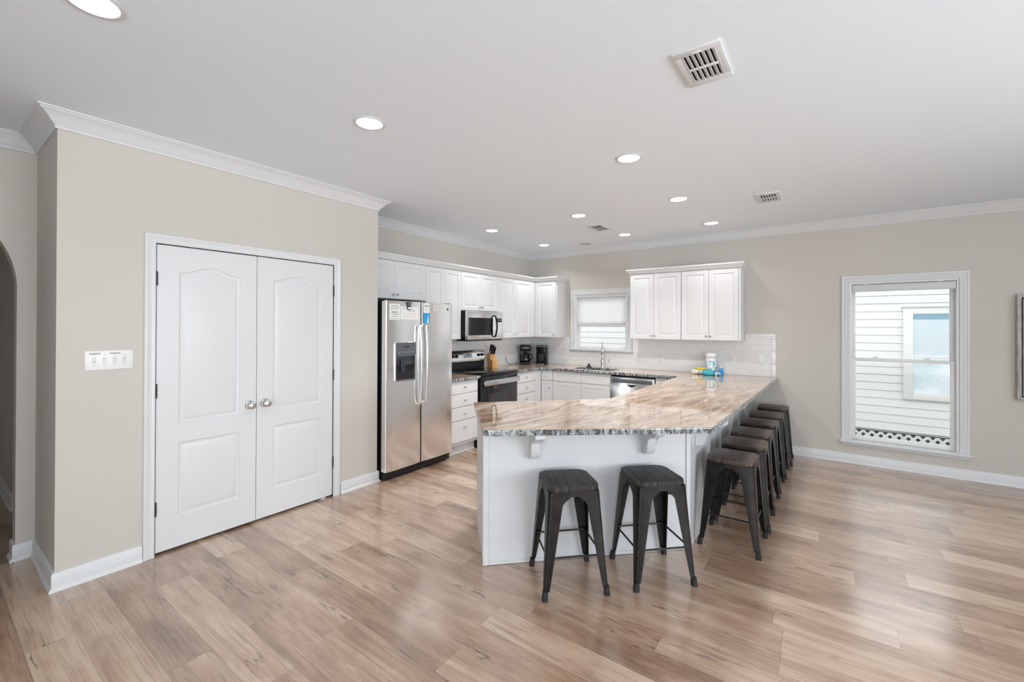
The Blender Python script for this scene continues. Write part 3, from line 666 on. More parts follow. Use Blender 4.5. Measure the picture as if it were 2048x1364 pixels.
# ------------------------------------------------------------------ sink, faucet
t = thing('sink', 'undermount sink set in the stone countertop below the window', 'sink', (-2.71, 5.765, ZT-.036))
b = B(); lo = [rrect(-.325, .325, -.18, .18, .07, 6), rrect(-.315, .315, -.17, .17, .065, 6), rrect(-.285, .285, -.14, .14, .05, 6)]
loft(b, [[(x, y, -.0005) for x, y in lo[0]], [(x, y, -.0005) for x, y in lo[1]], [(x, y, -.02) for x, y in lo[1]], [(x, y, -.17) for x, y in lo[2]]], False, True); obj('basin', b, M['basin'], t)
b = B(); lathe(b, [(.045, 0), (.045, .004), (.02, .003), (0, .002)], (0, 0, -.1685)); obj('drain', b, M['chrome'], t)
t = thing('faucet', 'tall chrome pull-down faucet with side lever behind the sink', 'faucet', (-2.72, 5.985, ZT), math.radians(24))
b = B(); lathe(b, [(.030, 0), (.030, .006), (.024, .012), (.022, .05), (.026, .09), (.024, .12), (.018, .14), (.016, .16)]); obj('base', b, M['chrome'], t)
b = B(); tube(b, smooth_path([(0, 0, .15), (0, 0, .27), (0, -.004, .33), (0, -.05, .375), (0, -.10, .36), (0, -.125, .30)]), .012, 14); obj('spout', b, M['chrome'], t)
b = B(); lathe(b, [(.013, .0), (.018, -.02), (.021, -.09), (.016, -.10)], (0, -.125, .30)); obj('spray_head', b, M['chrome'], t)
b = B(); tube(b, smooth_path([(.02, 0, .075), (.06, 0, .075), (.085, 0, .09), (.09, 0, .13)]), .008, 10, rs=None); obj('lever', b, M['chrome'], t)
b = B(); lathe(b, [(.045, 0), (.045, .004), (.03, .010), (.018, .022), (.014, .040), (.018, .048), (0, .052)]); o = obj('sink_stopper', b, M['blackmatte'], None, loc=(-2.93, 5.965, ZT)); tag(o, 'small black rubber stopper left of the faucet', 'sink stopper')

# ------------------------------------------------------------------ fridge  (local: x to the right, front -y)
t = thing('refrigerator', 'side-by-side stainless steel refrigerator with black sides', 'refrigerator', (-3.45, 2.675, 0), RZ)
FR = t; W = .912
b = B(); add_box(b, .004, W-.004, .072, .660, .03, 1.745, .004); add_box(b, .03, W-.03, .10, .62, .001, .03); obj('body', b, M['black'], t)
b = B(); add_box(b, .01, W-.01, .035, .0715, .012, .088, .008)
for i in range(18): add_box(b, .06+i*.045, .09+i*.045, .033, .037, .035, .06, .001)
obj('kick_grille', b, M['blackmatte'], t)
for x in (0, W-.05): b = B(); add_box(b, x, x+.05, .04, .12, 1.7455, 1.762, .003); obj('hinge_cover', b, M['black'], t)
def fridge_door(nm, x0, x1, hole=None, label=None):
    bb = B(); k = 8; n_ = 9
    # slightly bowed front, rounded side edges; profile in plan, extruded
    def plan(x0, x1):
        pts = [(x0, .068)]
        r_ = .008
        for i in range(6): a = PI*1.0+PI/2*i/5; pts.append((x0+r_+r_*math.cos(a), .014+r_*math.sin(a)))
        for i in range(1, 8): u = i/8; pts.append((x0+r_+(x1-x0-2*r_)*u, 0-.006*math.sin(PI*u)))
        for i in range(6): a = PI*1.5+PI/2*i/5; pts.append((x1-r_+r_*math.cos(a), .014+r_*math.sin(a)))
        pts.append((x1, .068)); return pts
    P = plan(x0, x1)
    loft(bb, [[(x, y, z) for x, y in P] for z in (.092, 1.752)])
    o = obj(nm, bb, M['steel'], t, 30)
    return o
dl = fridge_door('freezer_door', .002, .445); dr_ = fridge_door('fridge_door', .454, .910)
b = B(); add_box(b, .4455, .4535, .004, .071, .092, 1.752); obj('door_gap_shade', b, M['blackmatte'], t)  # black strip standing in for the shade in the door gap
for dd, x in ((dl, .410), (dr_, .490)):
    b = B()
    sx = 1 if dd is dl else -1
    pts = [(x, -.006, 1.515), (x, -.030, 1.50), (x, -.042, 1.40), (x, -.052, 1.108), (x, -.042, .82), (x, -.030, .715), (x, -.006, .70)]
    pts = smooth_path(pts, 5); flat_bar(b, pts, .028, .014)
    obj('handle', b, M['steel'], dd)
# dispenser
dp = thing('tmp', None, None); bpy.data.objects.remove(dp)
ri = rrect(.108, .344, .962, 1.210, .014, 5)
b = B(); ro = rrect(.092, .358, .948, 1.346, .024, 5); rn = rrect(.104, .346, .960, 1.338, .016, 5)
loft(b, [[(x, y, z) for x, z in q] for q, y in ((ro, -.0005), (ro, -.014), (rrect(.096, .354, .952, 1.342, .020, 5), -.018), (rn, -.018), (rn, -.0005))], False, False)
fr_ = obj('dispenser_frame', b, M['steel_bright'], dl)
b = B(); loft(b, [[(x, y, z) for x, z in rrect(.102, .348, 1.205, 1.340, .022, 5)] for y in (-.007, -.026)])
pan = obj('control_panel', b, M['darkgrey'], dl)
b = B(); add_box(b, .19, .26, -.0275, -.0262, 1.290, 1.306); obj('display', b, M['blackglass'], pan)
for i in range(6): b = B(); cyl(b, (.135+i*.036, -.0262, 1.245), (.135+i*.036, -.0275, 1.245), .005, n=10); obj('button', b, M['steel'], pan)
b = B(); loft(b, [[(x, y, z) for x, z in ri] for y in (-.0071, -.0085)]); obj('dispenser_well', b, M['blackglass'], dl)
b = B(); add_box(b, .165, .225, -.022, -.0086, 1.05, 1.17, .004); obj('dispenser_paddle', b, simple('dark_blue_grey_plastic', (.03, .035, .05), .3), dl)
b = B(); add_box(b, .112, .338, -.022, -.0086, .966, .975, .003); obj('drip_tray', b, M['darkgrey'], dl)
b = B(); lathe(b, [(.013, 0), (.013, .002), (.011, .003), (0, .003)], (.824, -.005, 1.69), (0, -1, 0)); obj('badge', b, M['darkgrey'], dr_)
# papers and magnets on the fridge
def sheet(name, label, cat, x0, x1, z0, z1, mat, lines, off=-.0075, tilt=0, th=.0008, group=None, extra=None):
    o = thing(name, label, cat, (-3.45-off, 2.675+(x0+x1)/2, (z0+z1)/2), RZ, group); w2, h2 = (x1-x0)/2, (z1-z0)/2
    o.rotation_euler = (0, tilt, RZ) if not tilt else (tilt, 0, RZ) if False else (0, 0, RZ)
    b = B(); add_box(b, -w2, w2, -th, 0, -h2, h2); obj('sheet', b, mat, o)
    if lines:
        b = B()
        for (u0, u1, v, hh) in lines:
            x = -w2+2*w2*u0; xe = -w2+2*w2*u1
            while x < xe: wd_ = random.uniform(.006, .016); add_box(b, x, min(x+wd_, xe), -th-.0003, -th, -h2+2*h2*v-hh, -h2+2*h2*v+hh); x += wd_+.003
        obj('lettering', b, M['ink'], o)
    if extra: extra(o, w2, h2, th)
    return o
sheet('note_sheet', 'printed white notice at the left on the freezer door', 'note', .030, .160, 1.565, 1.722, M['paper'], [(.2, .8, .88, .003), (.15, .85, .80, .002), (.15, .85, .73, .002), (.15, .85, .66, .002), (.2, .8, .48, .006), (.15, .85, .35, .003), (.2, .75, .22, .003), (.1, .85, .08, .002)])
sheet('note_sheet', 'wide white sheet under the clip on the freezer door', 'note', .166, .395, 1.572, 1.700, M['paper'], [(.1, .35, .85, .003), (.35, .8, .68, .003), (.1, .9, .45, .0008), (.1, .9, .30, .0008), (.1, .9, .16, .0008)])
def blu(o, w2, h2, th):
    b = B(); add_box(b, -w2, w2, -th-.0006, -th, -h2, -h2+.105); obj('blue_half', b, M['sky_blue'], o)
    b = B(); loft(b, [[(.006, y, -h2+.002), (.030, y, -h2+.002), (.026, y, -h2+.05), (.020, y, -h2+.085)] for y in (-th-.0006, -th-.0012)]); obj('pale_figure', b, M['paper'], o)
sheet('brochure', 'narrow white and bright blue card on the fridge door', 'card', .463, .553, 1.537, 1.745, M['paper'], [(.15, .9, .86, .006), (.2, .8, .74, .0015), (.2, .8, .66, .0015)], extra=blu)
sheet('label_card', 'small cream instruction label near the fridge badge', 'label', .607, .775, 1.672, 1.728, simple('cream_paper', (.72, .71, .64), .7), [(.1, .9, .82, .002), (.05, .9, .6, .002), (.05, .95, .38, .002), (.1, .8, .18, .002)])
t2 = thing('magnet_clip', 'small dark novelty magnet clip holding the wide sheet', 'magnet', (-3.45+.010, 2.675+.268, 1.705), RZ)
b = B(); add_box(b, -.024, .024, -.009, 0, -.036, .004, .003); obj('clip', b, M['black'], t2)
b = B(); loft(b, [[(x, y, z+.022) for x, z in rrect(-.020, .020, -.016, .020, .008)] for y in (-.010, -.002)]); obj('clip_head', b, M['darkgrey'], t2)
b = B()
for sx in (-1, 1): tube(b, [(sx*.018, -.006, .03), (sx*.034, -.006, .035), (sx*.040, -.006, .020)], .002, 6)
obj('clip_arms', b, M['black'], t2)
b = B(); add_box(b, -.018, .018, -.0102, -.009, -.030, -.008); obj('clip_label', b, M['paper'], t2)

# ------------------------------------------------------------------ microwave
t = thing('microwave', 'stainless over-the-range microwave with black curved handle', 'microwave', (-3.70, 4.102, 1.325), RZ)
W = .750
b = B(); add_box(b, 0, W, .032, .425, .004, .378, .003); obj('body', b, M['black'], t)
b = B(); add_box(b, .02, W-.02, .0, .20, -.012, .0035, .003); obj('vent_grille', b, M['blackmatte'], t)
b = B(); add_box(b, .0, W, .0, .031, .006, .376, .006); d = obj('door', b, M['steel'], t)
b = B(); loft(b, [[(x, y, z) for x, z in rrect(.028, .520, .062, .290, .006)] for y in (-.0025, .001)]); obj('window', b, M['blackglass'], d)
b = B(); add_box(b, .600, .716, -.0025, .001, .235, .290, .002)
pnl = obj('keypad', b, M['blackglass'], d)
b = B(); add_box(b, .615, .70, -.0035, -.0026, .255, .275); obj('display', b, M['darkgrey'], pnl)
b = B(); pts = smooth_path([(.548, -.002, .320), (.520, -.030, .290), (.512, -.048, .18), (.520, -.030, .07), (.548, -.002, .040)], 6)
tube(b, pts, .012, 12, rs=[(.012, .010)]*len(pts)); pts = smooth_path([(.552, -.002, .320), (.580, -.030, .290), (.588, -.048, .18), (.580, -.030, .07), (.552, -.002, .040)], 6)
b.free(); b = B(); pts = smooth_path([(.545, .0, .325), (.545, -.032, .300), (.545, -.052, .18), (.545, -.032, .06), (.545, .0, .035)], 6); flat_bar(b, pts, .030, .014); obj('handle', b, M['black'], d)

# ------------------------------------------------------------------ range
t = thing('range', 'black and stainless electric range with glass cooktop', 'stove', (-3.455, 4.106, 0), RZ)
W = .752
b = B(); add_box(b, 0, W, .035, .665, .001, .888, .003); obj('body', b, M['black'], t)
b = B(); add_box(b, -.003, W+.003, -.006, .585, .8885, .916, .005); ck_ = obj('cooktop', b, M['blackglass'], t)
b = B()
for (x, y, r_) in ((.19, .15, .10), (.56, .15, .115), (.19, .42, .075), (.56, .42, .10)):
    n_ = 40
    for q in (r_, r_*.62):
        loft(b, [[(x+math.cos(2*PI*i/n_)*rr_, y+math.sin(2*PI*i/n_)*rr_, .9163) for i in range(n_)] for rr_ in (q, q-.0025)], False, False)
obj('burner_rings', b, M['darkgrey'], ck_)
# back guard: black riser then tilted steel panel
b = B(); add_box(b, .004, W-.004, .588, .660, .9165, 1.02, .004); obj('riser', b, M['blackmatte'], t)
b = B(); pr = [(.585, 1.012), (.565, 1.022), (.560, 1.050), (.586, 1.150), (.602, 1.170), (.640, 1.172), (.655, 1.160), (.655, 1.012)]
loft(b, [[(x, y, z) for y, z in pr] for x in (0, W)]); bmesh.ops.bevel(b, geom=[e for e in b.edges if abs(e.verts[0].co.x-e.verts[1].co.x) < 1e-5], offset=.004, segments=2, affect='EDGES')
cp = obj('control_panel', b, M['steel'], t, 30)
tl_ = math.atan2(.026, .100); nrm = Vector((0, -math.cos(tl_), math.sin(tl_)))
for x in (.075, .150, .602, .677):
    b = B(); lathe(b, [(.021, 0), (.021, .004), (.017, .006), (.016, .022), (.013, .025), (0, .026)], (x, .572, 1.100), nrm); add_box(b, x-.003, x+.003, .540, .560, 1.088, 1.122, .001) if False else None; obj('knob', b, M['black'], cp)
b = B(); X_ = Matrix.Translation((W/2, .5735, 1.103)) @ Matrix.Rotation(-tl_, 4, 'X'); add_box(b, -.085, .085, -.004, .0, -.034, .034, .002, mat=X_); dsp = obj('display', b, simple('grey_display', (.42, .44, .45), .2), cp)
b = B()
for i in range(8): add_box(b, -.07+i*.018, -.058+i*.018, -.0046, -.0041, -.022, -.018, mat=X_)
add_box(b, -.03, .03, -.0046, -.0041, .0, .016, mat=X_); obj('buttons', b, M['darkgrey'], dsp)
b = B(); add_box(b, .004, W-.004, .0, .034, .235, .880, .006); od = obj('oven_door', b, M['blackglass'], t)
b = B(); loft(b, [[(x, y, z) for x, z in rrect(.14, W-.14, .36, .66, .02)] for y in (-.002, .001)]); obj('window', b, simple('oven_window', (.03, .03, .032), .08), od)
b = B(); add_box(b, .010, W-.010, -.050, -.028, .765, .835, .010); add_box(b, .03, .055, -.03, .001, .785, .815, .003); add_box(b, W-.055, W-.03, -.03, .001, .785, .815, .003); obj('handle', b, M['steel_bright'], od)
b = B(); add_box(b, .004, W-.004, .0, .034, .055, .228, .006); obj('storage_drawer', b, M['black'], t)

# ------------------------------------------------------------------ dishwasher
t = thing('dishwasher', 'stainless dishwasher with recessed pocket handle', 'dishwasher', (-2.395, BY-.022, 0), 0)
b = B(); add_box(b, .002, .598, .035, .60, .08, .860, .002); obj('body', b, M['blackmatte'], t)
b = B(); add_box(b, .004, .596, .0, .034, .12, .838, .006); d = obj('door', b, M['steel'], t)
b = B(); add_box(b, .03, .57, -.002, .001, .765, .812, .004); obj('control_strip', b, M['darkgrey'], d)
b = B(); lo = [(.235+.13*i/12, .745-.030*math.sin(PI*i/12)) for i in range(13)]
loft(b, [[(x, y, z) for x, z in lo] for y in (-.002, .001)]); obj('pocket_handle', b, M['black'], d)
b = B(); add_box(b, .004, .596, .06, .075, .003, .115, .002); obj('kick_plate', b, M['black'], t)

# ------------------------------------------------------------------ counter-top things
t = thing('knife_block', 'light wooden knife block beside the range', 'knife block', (-3.945, 4.935, ZT+.0005), math.radians(70))
b = B(); pr = [(-.055, 0), (.075, 0), (.095, .0), (.115, .17), (.045, .215), (-.012, .135), (-.055, .125)]
pr = [(-.06, 0), (.085, 0), (.10, .20), (.035, .23), (-.015, .12), (-.06, .12)]
loft(b, [[(x, y, z) for y, z in pr] for x in (-.048, .048)]); bmesh.ops.bevel(b, geom=b.edges[:], offset=.002, segments=1, affect='EDGES'); obj('block', b, M['block'], t)
nk = 0
kdir = Vector((0, -.36, .93)).normalized()
ktxt = ['left rear', 'middle rear', 'right rear', 'left front', 'middle front', 'right front']
for r_ in range(2):
    for c_ in range(3):
        kk = bpy.data.objects.new('kitchen_knife', None); C.objects.link(kk); base = Vector(((c_-1)*.028, .052-r_*.034, .228-r_*.034)); 
        rot = Matrix.Rotation(math.radians(70), 3, 'Z'); bw = rot @ base; kk.location = Vector((-3.945, 4.935, ZT+.0005))+bw; kk.rotation_euler = (0, 0, math.radians(70))
        tag(kk, 'black-handled knife, %s one in the wooden knife block' % ktxt[nk], 'knife', 'knives in the knife block'); nk += 1
        b = B(); L = .115-.01*c_ if r_ == 0 else .095+.006*c_; p0 = kdir*.014; tube(b, [p0, p0+kdir*L*.3, p0+kdir*L*.7, p0+kdir*L], .009, 10, rs=[(.008, .010), (.0085, .011), (.008, .012), (.006, .009)]); obj('handle', b, M['black'], kk)
        b = B(); tube(b, [kdir*.0, kdir*.014], .008, 10); obj('bolster', b, M['chrome'], kk)
# drip coffee maker
t = thing('coffee_maker', 'black drip coffee maker with glass carafe in the counter corner', 'coffee maker', (-3.975, 5.80, ZT+.0005), math.radians(38))
b = B(); add_box(b, -.085, .085, -.11, .10, 0, .035, .01); add_box(b, -.085, .085, .02, .10, .03, .30, .012); add_box(b, -.085, .085, -.09, .10, .205, .31, .02); obj('housing', b, M['black'], t)
b = B(); add_box(b, -.035, .035, -.0925, -.089, .245, .275, .001); obj('panel', b, M['darkgrey'], t)
b = B(); lathe(b, [(.050, 0), (.066, .02), (.068, .06), (.056, .10), (.045, .125), (.048, .135), (.044, .135)], (0, -.045, .038)); cf = obj('carafe', b, M['carafe'], t)
b = B(); lathe(b, [(.049, 0), (.050, .012), (.03, .02), (0, .022)], (0, -.045, .173-.004)); obj('lid', b, M['black'], cf)
b = B(); tube(b, smooth_path([(.05, -.045, .165), (.10, -.055, .155), (.108, -.055, .10), (.075, -.05, .065)]), .008, 8); obj('handle', b, M['black'], cf)
b = B(); tube(b, smooth_path([(-4.05, 5.70, .93), (-4.085, 5.64, .915), (-4.07, 5.56, .905), (-4.10, 5.50, .93), (-4.118, 5.47, 1.0), (-4.12, 5.46, 1.04)]), .003, 8); tag(obj('power_cord', b, M['black']), 'thin black power cord running from the drip coffee maker', 'cord')
# second coffee machine
t = thing('pod_coffee_machine', 'slim black coffee machine with silver lid rim right of the carafe', 'coffee maker', (-3.755, 5.965, ZT+.0005), math.radians(20))
b = B(); P = rrect(-.085, .085, -.10, .10, .035, 6)
loft(b, [[(x*s_, y*s_, z) for x, y in P] for z, s_ in ((0, .95), (.01, 1), (.20, .97), (.28, .99), (.30, .93))]); obj('housing', b, M['black'], t)
b = B(); tube(b, [(x*.97, y*.97, .285) for x, y in P]+[(P[0][0]*.97, P[0][1]*.97, .285)], .006, 8); obj('lid_rim', b, M['chrome'], t)
b = B(); add_box(b, -.045, .045, -.108, -.095, .05, .17, .006); obj('brew_recess', b, M['blackmatte'], t)
b = B(); add_box(b, -.055, .055, -.13, -.08, .0, .018, .004); obj('drip_tray', b, M['darkgrey'], t)
# paper towel and packs
t = thing('paper_towel_roll', 'upright paper towel roll in white and blue printed wrap', 'paper towels', (-1.235, 6.02, ZT+.0005))
b = B(); lathe(b, [(.060, 0), (.066, .006), (.067, .03), (.067, .255), (.062, .272), (.022, .278), (.020, .262), (0, .262)], n=36); obj('wrapped_roll', b, M['wrap'], t)
def pack(name, label, cat, loc, rz, sx, sy, sz, mat, seed, tilt=0):
    b = B(); bmesh.ops.create_uvsphere(b, u_segments=28, v_segments=16, radius=1); rnd_ = random.Random(seed); ph = [rnd_.uniform(0, 6) for _ in range(4)]
    for v in b.verts:
        x, y, z = v.co; p = lambda q: math.copysign(abs(q)**.55, q)
        k = 1+.06*math.sin(5*x+ph[0])*math.cos(4*y+ph[1])+.04*math.sin(9*y+ph[2])
        v.co = Vector((p(x)*sx*k, p(y)*sy*k, max(-1, p(z)*k)*sz))
    zz = min(v.co.z for v in b.verts)
    for v in b.verts: v.co.z -= zz
    o = obj(name, b, mat, None, 60, loc); o.rotation_euler = (0, tilt, rz); return tag(o, label, cat)
pack('wipes_pack', 'cream patterned soft pack lying leftmost beside the paper towels', 'pack', (-1.375, 5.93, ZT+.0005), .2, .075, .045, .028, M['cream'], 1)
pack('sponge_pack', 'yellow sponge pack lying on the cream pack', 'sponge', (-1.345, 5.965, ZT+.058), .1, .060, .032, .014, M['yellow'], 2)
pack('cleaning_cloth_pack', 'crumpled teal packet leaning in front of the paper towels', 'packet', (-1.235, 5.885, ZT+.0005), .5, .080, .050, .030, M['teal'], 3)
pack('plastic_wrapper', 'white and blue crinkled wrapper in front of the paper towels', 'wrapper', (-1.128, 5.868, ZT+.0005), -.2, .030, .030, .020, M['film'], 4)
t = thing('dish_soap_bottle', 'small bright blue bottle right of the paper towel roll', 'bottle', (-1.105, 5.950, ZT+.0005))
b = B(); P = rrect(-.028, .028, -.016, .016, .012, 5); loft(b, [[(x*s_, y*s_, z) for x, y in P] for z, s_ in ((0, .9), (.006, 1), (.055, 1), (.08, .8), (.09, .45))]); obj('bottle_body', b, M['sky_blue'], t)
b = B(); lathe(b, [(.011, 0), (.011, .014), (.007, .018), (0, .019)], (0, 0, .0905)); obj('cap', b, M['white_plastic'], t)

# outlets on the backsplash and on the wall
def outlet(name, label, x, z, kind):
    t = thing(name, label, 'switch' if kind != 'outlet' else 'outlet', (x, YB-.0085, z), 0, None); wd = .058 if kind == 'double' else .036
    b = B(); add_box(b, -wd, wd, -.005, 0, -.058, .058, .002); obj('plate', b, M['white_plastic'], t)
    if kind == 'outlet':
        for zz in (-.02, .02):
            b = B(); loft(b, [[(a, y, zz+c_) for a, c_ in rrect(-.016, .016, -.014, .014, .008)] for y in (-.005, -.007)]); f_ = obj('socket', b, M['white_plastic'], t)
            b = B(); add_box(b, -.008, -.0055, -.0075, -.0068, zz-.003, zz+.007); add_box(b, .0055, .008, -.0075, -.0068, zz-.003, zz+.006); cyl(b, (0, -.0075, zz-.008), (0, -.0068, zz-.008), .0025, n=8); obj('slots', b, M['slot'], f_)
    elif kind == 'double':
        for xx in (-.024, .024):
            b = B(); add_box(b, xx-.016, xx+.016, -.008, -.005, -.033, .033, .001); rk = obj('rocker', b, M['white_plastic'], t)
            b = B(); add_box(b, xx-.005, xx+.005, -.0085, -.0080, -.018, -.012); add_box(b, xx-.005, xx+.005, -.0085, -.0080, .012, .018); obj('marks', b, M['slot'], rk)
    else: 
        b = B(); add_box(b, -.018, .018, -.007, -.005, -.04, .04, .001); obj('blank_insert', b, M['white_plastic'], t)
    return t
outlet('switch_plate', 'white double plate on the tiles right of the sink window', -2.19, 1.07, 'double')
outlet('wall_outlet', 'white outlet on the tiles below the two upper cabinets', -1.90, 1.062, 'outlet')
outlet('wall_outlet', 'outlet with dark slots on the tiles right of the paper towels', -1.006, 1.082, 'outlet')
outlet('switch_plate', 'blank white plate at the far right of the tiles', -.695, 1.108, 'blank')

# ------------------------------------------------------------------ ceiling fixtures
LP = [(-2.24, .397, 'over the hall side, cut by the top edge'), (-2.227, 1.599, 'in front of the pantry doors'), (-1.169, 3.013, 'above the near end of the peninsula'), (-1.162, 4.251, 'above the middle of the peninsula'),
      (-2.222, 4.26, 'between the near vent trio and the kitchen centre'), (-3.463, 4.301, 'above the range and microwave'), (-3.446, 5.512, 'in the kitchen corner above the coffee makers'), (-2.185, 5.49, 'above the sink window'), (-1.12, 5.455, 'above the rightmost upper cabinets')]
LP[4] = (-2.222, 4.26, 'above the kitchen floor left of the square return vent')
L0 = None
for i, (x, y, d_) in enumerate(LP):
    lbl = 'lit round recessed ceiling light '+d_
    if L0 is None:
        L0 = thing('recessed_light', lbl, 'ceiling light', (x, y, ZC), 0, 'recessed ceiling lights')
        b = B(); n_ = 40; prf = [(.092, -.0005), (.092, -.003), (.086, -.006), (.077, -.006), (.073, -.002), (.073, -.0005)]
        loft(b, [[(math.cos(2*PI*k/n_)*r_, math.sin(2*PI*k/n_)*r_, z) for k in range(n_)] for r_, z in prf], False, False); obj('trim_ring', b, M['trim'], L0)
        b = B(); lathe(b, [(.0725, -.0005), (.0725, -.0035), (.05, -.0045), (0, -.005)], n=40); obj('lens', b, M['lamp'], L0)
    else: dup(L0, (x, y, ZC), 0, lbl)
    light('lamp_glow', 'AREA', (x, y, ZC-.012), (0, 0, 0), (1.2, 4, 6, 9, 19, 3.5, 4, 3, 3)[i], (1, .99, .97), shape='DISK', size=.14, spread=math.radians(130))
def vent(label, x0, x1, y0, y1, lou=True):
    cx_, cy_ = (x0+x1)/2, (y0+y1)/2; hx, hy_ = (x1-x0)/2, (y1-y0)/2
    t = thing('ceiling_vent', label, 'air vent', (cx_, cy_, ZC), 0, None)
    ix, iy = hx*.66, hy_*.74
    b = B(); 
    for a in ((-hx, hx, -hy_, -iy), (-hx, hx, iy, hy_), (-hx, -ix, -iy, iy), (ix, hx, -iy, iy)): add_box(b, a[0], a[1], a[2], a[3], -.010, -.0005, .002)
    obj('frame', b, M['trim'], t)
    b = B(); add_box(b, -ix, ix, -iy, iy, -.0012, -.0004); obj('duct_shade_plate', b, M['painted_dark'], t)  # flat black plate paints the shade behind the slats
    n_ = 7
    for i in range(n_):
        xx = -ix+2*ix*i/(n_-1) if n_ > 1 else 0
        b = B(); mt = Matrix.Translation((xx, 0, -.009)) @ Matrix.Rotation(math.radians(28), 4, 'Y'); add_box(b, -.0075, .0075, -iy, iy, -.0012, .0012, mat=mt); obj('slat', b, M['trim'], t)
    b = B(); add_box(b, -ix, ix, -.008, .008, -.015, -.009, .001); obj('cross_bar', b, M['trim'], t)
    b = B(); add_box(b, -.02, .02, -hy_*.86, -hy_*.82, -.016, -.010, .001); obj('damper_lever', b, M['trim'], t)
vent('largest white ceiling vent near the top of the view', -.572, -.374, 1.975, 2.290)
vent('small white ceiling vent in front of the right part of the back wall', -.556, -.364, 4.500, 4.820)
vent('square white return vent in the middle of the kitchen ceiling', -2.375, -2.185, 4.745, 5.085)
t = thing('ceiling_speaker', 'faint grey round ceiling speaker grille near the sink window', 'speaker', (-2.90, 5.78, ZC))
b = B(); lathe(b, [(.085, -.0005), (.085, -.004), (.078, -.006), (0, -.007)], n=36); obj('grille', b, simple('grey_grille', (.55, .55, .55), .7), t)

# ------------------------------------------------------------------ picture on the back wall
t = thing('framed_picture', 'washed canvas picture in a weathered wooden frame right of the tall window', 'picture', (1.425, YB-.002, 1.325))
fw_, W, H = .028, .75, .99
for a in ((0, fw_, -H/2, H/2), (W-fw_, W, -H/2, H/2), (fw_, W-fw_, -H/2, -H/2+fw_), (fw_, W-fw_, H/2-fw_, H/2)):
    b = B(); add_box(b, a[0], a[1], -.055, 0, a[2], a[3], .002); obj('frame_side', b, M['framewood'], t)
b = B(); add_box(b, fw_+.001, W-fw_-.001, -.014, -.001, -H/2+fw_+.001, H/2-fw_-.001); obj('backing', b, M['blackmatte'], t)
b = B(); add_box(b, fw_+.012, W-fw_-.012, -.045, -.0145, -H/2+fw_+.012, H/2-fw_-.012, .002); obj('canvas', b, M['canvas'], t)

# ------------------------------------------------------------------ bar stools
def stool():
    t = thing('bar_stool', '', 'bar stool', (0, 0, 0), 0, 'metal bar stools with wooden seats')
    b = B(); P = rrect(-.151, .151, -.151, .151, .052, 8); prism(b, P, .575, .602, .005); obj('seat', b, M['seat'], t).rotation_euler = (0, 0, PI/2)
    # apron: four sheet sides with a shallow arch
    b = B(); hw = .140; th = .002
    b = B(); P1 = rrect(-.145, .145, -.145, .145, .040, 5); P2 = rrect(-.148, .148, -.148, .148, .042, 5)
    loft(b, [[(x, y, .574) for x, y in P1], [(x, y, .545) for x, y in P2], [(x*.985, y*.985, .545) for x, y in P2], [(x*.985, y*.985, .5735) for x, y in P1]], False, False)
    obj('seat_frame', b, M['gun'], t)
    for i, (sx, sy) in enumerate(((1, 1), (-1, 1), (-1, -1), (1, -1))):
        b = B(); loops = []
        for z in (.573, .545, .535, .520, .500, .40, .30, .20, .10, .045):
            u_ = (.576-z)/.576; c_ = .148+.039*u_+.006*max(0, (u_-.75))*4*.25
            wd_ = .026+.064*(1-u_)
            if z >= .545: wd_ += .040
            elif z >= .535: wd_ += .032
            elif z >= .520: wd_ += .012
            r_ = .020*(1-u_*.55); th = .0035; lp = []
            lp.append((c_-wd_, c_)); 
            for k in range(4): a = PI/2*(1-k/3); lp.append((c_-r_+r_*math.cos(a), c_-r_+r_*math.sin(a)))
            lp.append((c_, c_-wd_)); lp.append((c_-th, c_-wd_))
            for k in range(4): a = PI/2*(k/3); rr_ = r_-th; lp.append((c_-r_+rr_*math.cos(a), c_-r_+rr_*math.sin(a)))
            lp.append((c_-wd_, c_-th)); loops.append([(x*sx, y*sy, z) for x, y in lp])
        loft(b, loops); lg = obj('leg', b, M['gun'], t, 30)
        b = B(); P = rrect(-.014, .014, -.014, .014, .006, 3)
        loft(b, [[((.176+x)*sx, (.176+y)*sy, .050) for x, y in P], [((.180+x*1.12)*sx, (.180+y*1.12)*sy, .0) for x, y in P]]); obj('foot_cap', b, M['blackmatte'], lg)
    for a in range(4):
        b = B(); rt = Matrix.Rotation(a*PI/2, 4, 'Z'); z = .215; c_ = .164
        p = [rt @ Vector((-c_, c_-.004, z)), rt @ Vector((-c_*.6, c_-.006, z)), rt @ Vector((c_*.6, c_-.006, z)), rt @ Vector((c_, c_-.004, z))]
        tube(b, p, .006, 8, rs=[(.004, .009), (.006, .006), (.006, .006), (.004, .009)]); obj('footrest_bar', b, M['gun'], t)
    for a in range(2):
        b = B(); s_ = 1 if a else -1; tube(b, [(-.125, -.125*s_, .50), (.125, .125*s_, .50)], .004, 6); obj('cross_brace', b, M['gun'], t)
    return t
st = stool()
SP = [(-1.268, 2.302, 45, 'black-seated metal bar stool leftmost in front of the angled peninsula face'),
      (-.893, 2.682, 45, 'black-seated metal bar stool second from left, before the angled face near the corner'),
      (-.553, 3.405, 0, 'brown-seated bar stool nearest the camera on the long peninsula side'),
      (-.545, 3.870, 1, 'bar stool second nearest in the row along the long peninsula side'),
      (-.550, 4.305, -1, 'bar stool third nearest in the row along the long peninsula side'),
      (-.548, 4.790, 0, 'bar stool third from the back wall in the row of six'),
      (-.540, 5.270, 1, 'bar stool second from the back wall in the row of six'),
      (-.525, 5.765, 2, 'bar stool farthest back, closest to the back wall')]
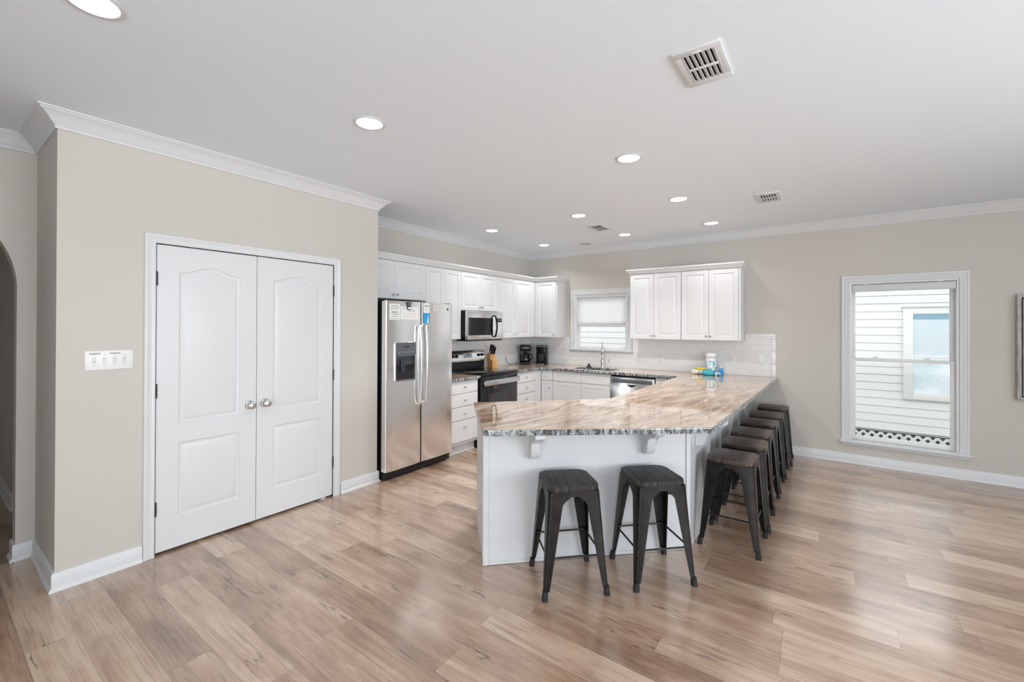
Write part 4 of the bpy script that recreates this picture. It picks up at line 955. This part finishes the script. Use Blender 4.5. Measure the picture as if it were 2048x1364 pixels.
for i, (x, y, a, lbl) in enumerate(SP):
    if i == 0: st.location = (x, y, .0005); st.rotation_euler = (0, 0, math.radians(a)); st['label'] = lbl
    else:
        q = dup(st, (x, y, .0005), math.radians(a), lbl)
        if i >= 2:
            for ch in q.children:
                if ch.name.startswith('seat') and not ch.name.startswith('seat_frame'):
                    ch.data = ch.data.copy() if i == 2 else bm_seat; ch.data.materials[0] = M['seat_brown']; bm_seat = ch.data
                    ch.rotation_euler = (0, 0, 0) if i % 2 else (0, 0, PI/2)

# ------------------------------------------------------------------ neighbour's house and yard
NY = 9.5
t = thing('neighbor_house', 'white lap-sided house next door seen through the windows', 'house', (0, 0, 0))
b = B(); ex = .131; z = -.20; k = 0
while z < 2.9:
    loft(b, [[(x, NY, z+.009), (x, NY-.016, z+.009), (x, NY-.010, z+ex), (x, NY, z+ex)] for x in (-9, 8)]); z += ex; k += 1
add_box(b, -9, 8, NY, NY+.15, -.20, 2.95); obj('siding', b, M['siding'], t, 15)
b = B(); add_box(b, .965, 1.085, NY-.045, NY-.017, .350, 1.835, .002); add_box(b, 2.15, 2.27, NY-.045, NY-.017, .350, 1.835, .002); add_box(b, 1.085, 2.15, NY-.045, NY-.017, 1.725, 1.835, .002); add_box(b, 1.085, 2.15, NY-.045, NY-.017, .350, .465, .002); add_box(b, .945, 2.29, NY-.07, NY-.017, 1.836, 1.85, .002); hw_ = obj('window', b, M['siding'], t)
b = B(); add_box(b, 1.086, 2.149, NY-.03, NY-.017, 1.07, 1.724); obj('upper_pane', b, M['house_shade'], hw_)
b = B(); add_box(b, 1.086, 2.149, NY-.03, NY-.017, .466, 1.03); obj('lower_pane', b, M['house_pane'], hw_)
b = B(); add_box(b, 1.086, 2.149, NY-.036, NY-.017, 1.03, 1.07); obj('meeting_rail', b, M['siding'], hw_)
b = B(); add_box(b, 1.086, 2.149, NY-.036, NY-.0305, 1.64, 1.724); obj('blind_rail', b, M['blue_band'], hw_)
b = B(); add_box(b, -9, 8, NY+.02, NY+.04, -.62, -.201); obj('crawl_shade_sheet', b, M['painted_dark'], t)  # black sheet paints the shaded gap behind the lattice
# lattice skirt
b = B(); z1, z0 = -.235, -.60; sp = .085
xx = -4.6
while xx < 3.6:
    for s_ in (-1, 1):
        hgt = z1-z0; xa, xb = (xx, xx+hgt) if s_ > 0 else (xx+hgt, xx); wv_ = .024
        loft(b, [[(xa-wv_, y, z0), (xa+wv_, y, z0), (xb+wv_, y, z1), (xb-wv_, y, z1)] for y in ((NY-.012, NY-.006) if s_ > 0 else (NY-.006, NY-.0005))])
    xx += sp*1.35
add_box(b, -5, 4, NY-.016, NY-.003, -.215, -.208); obj('lattice_skirt', b, M['siding'], t)
b = B(); add_box(b, -14, 14, YB+.15, 24, -.75, -.62); gr_ = obj('ground', b, M['ground']); gr_['kind'] = 'structure'
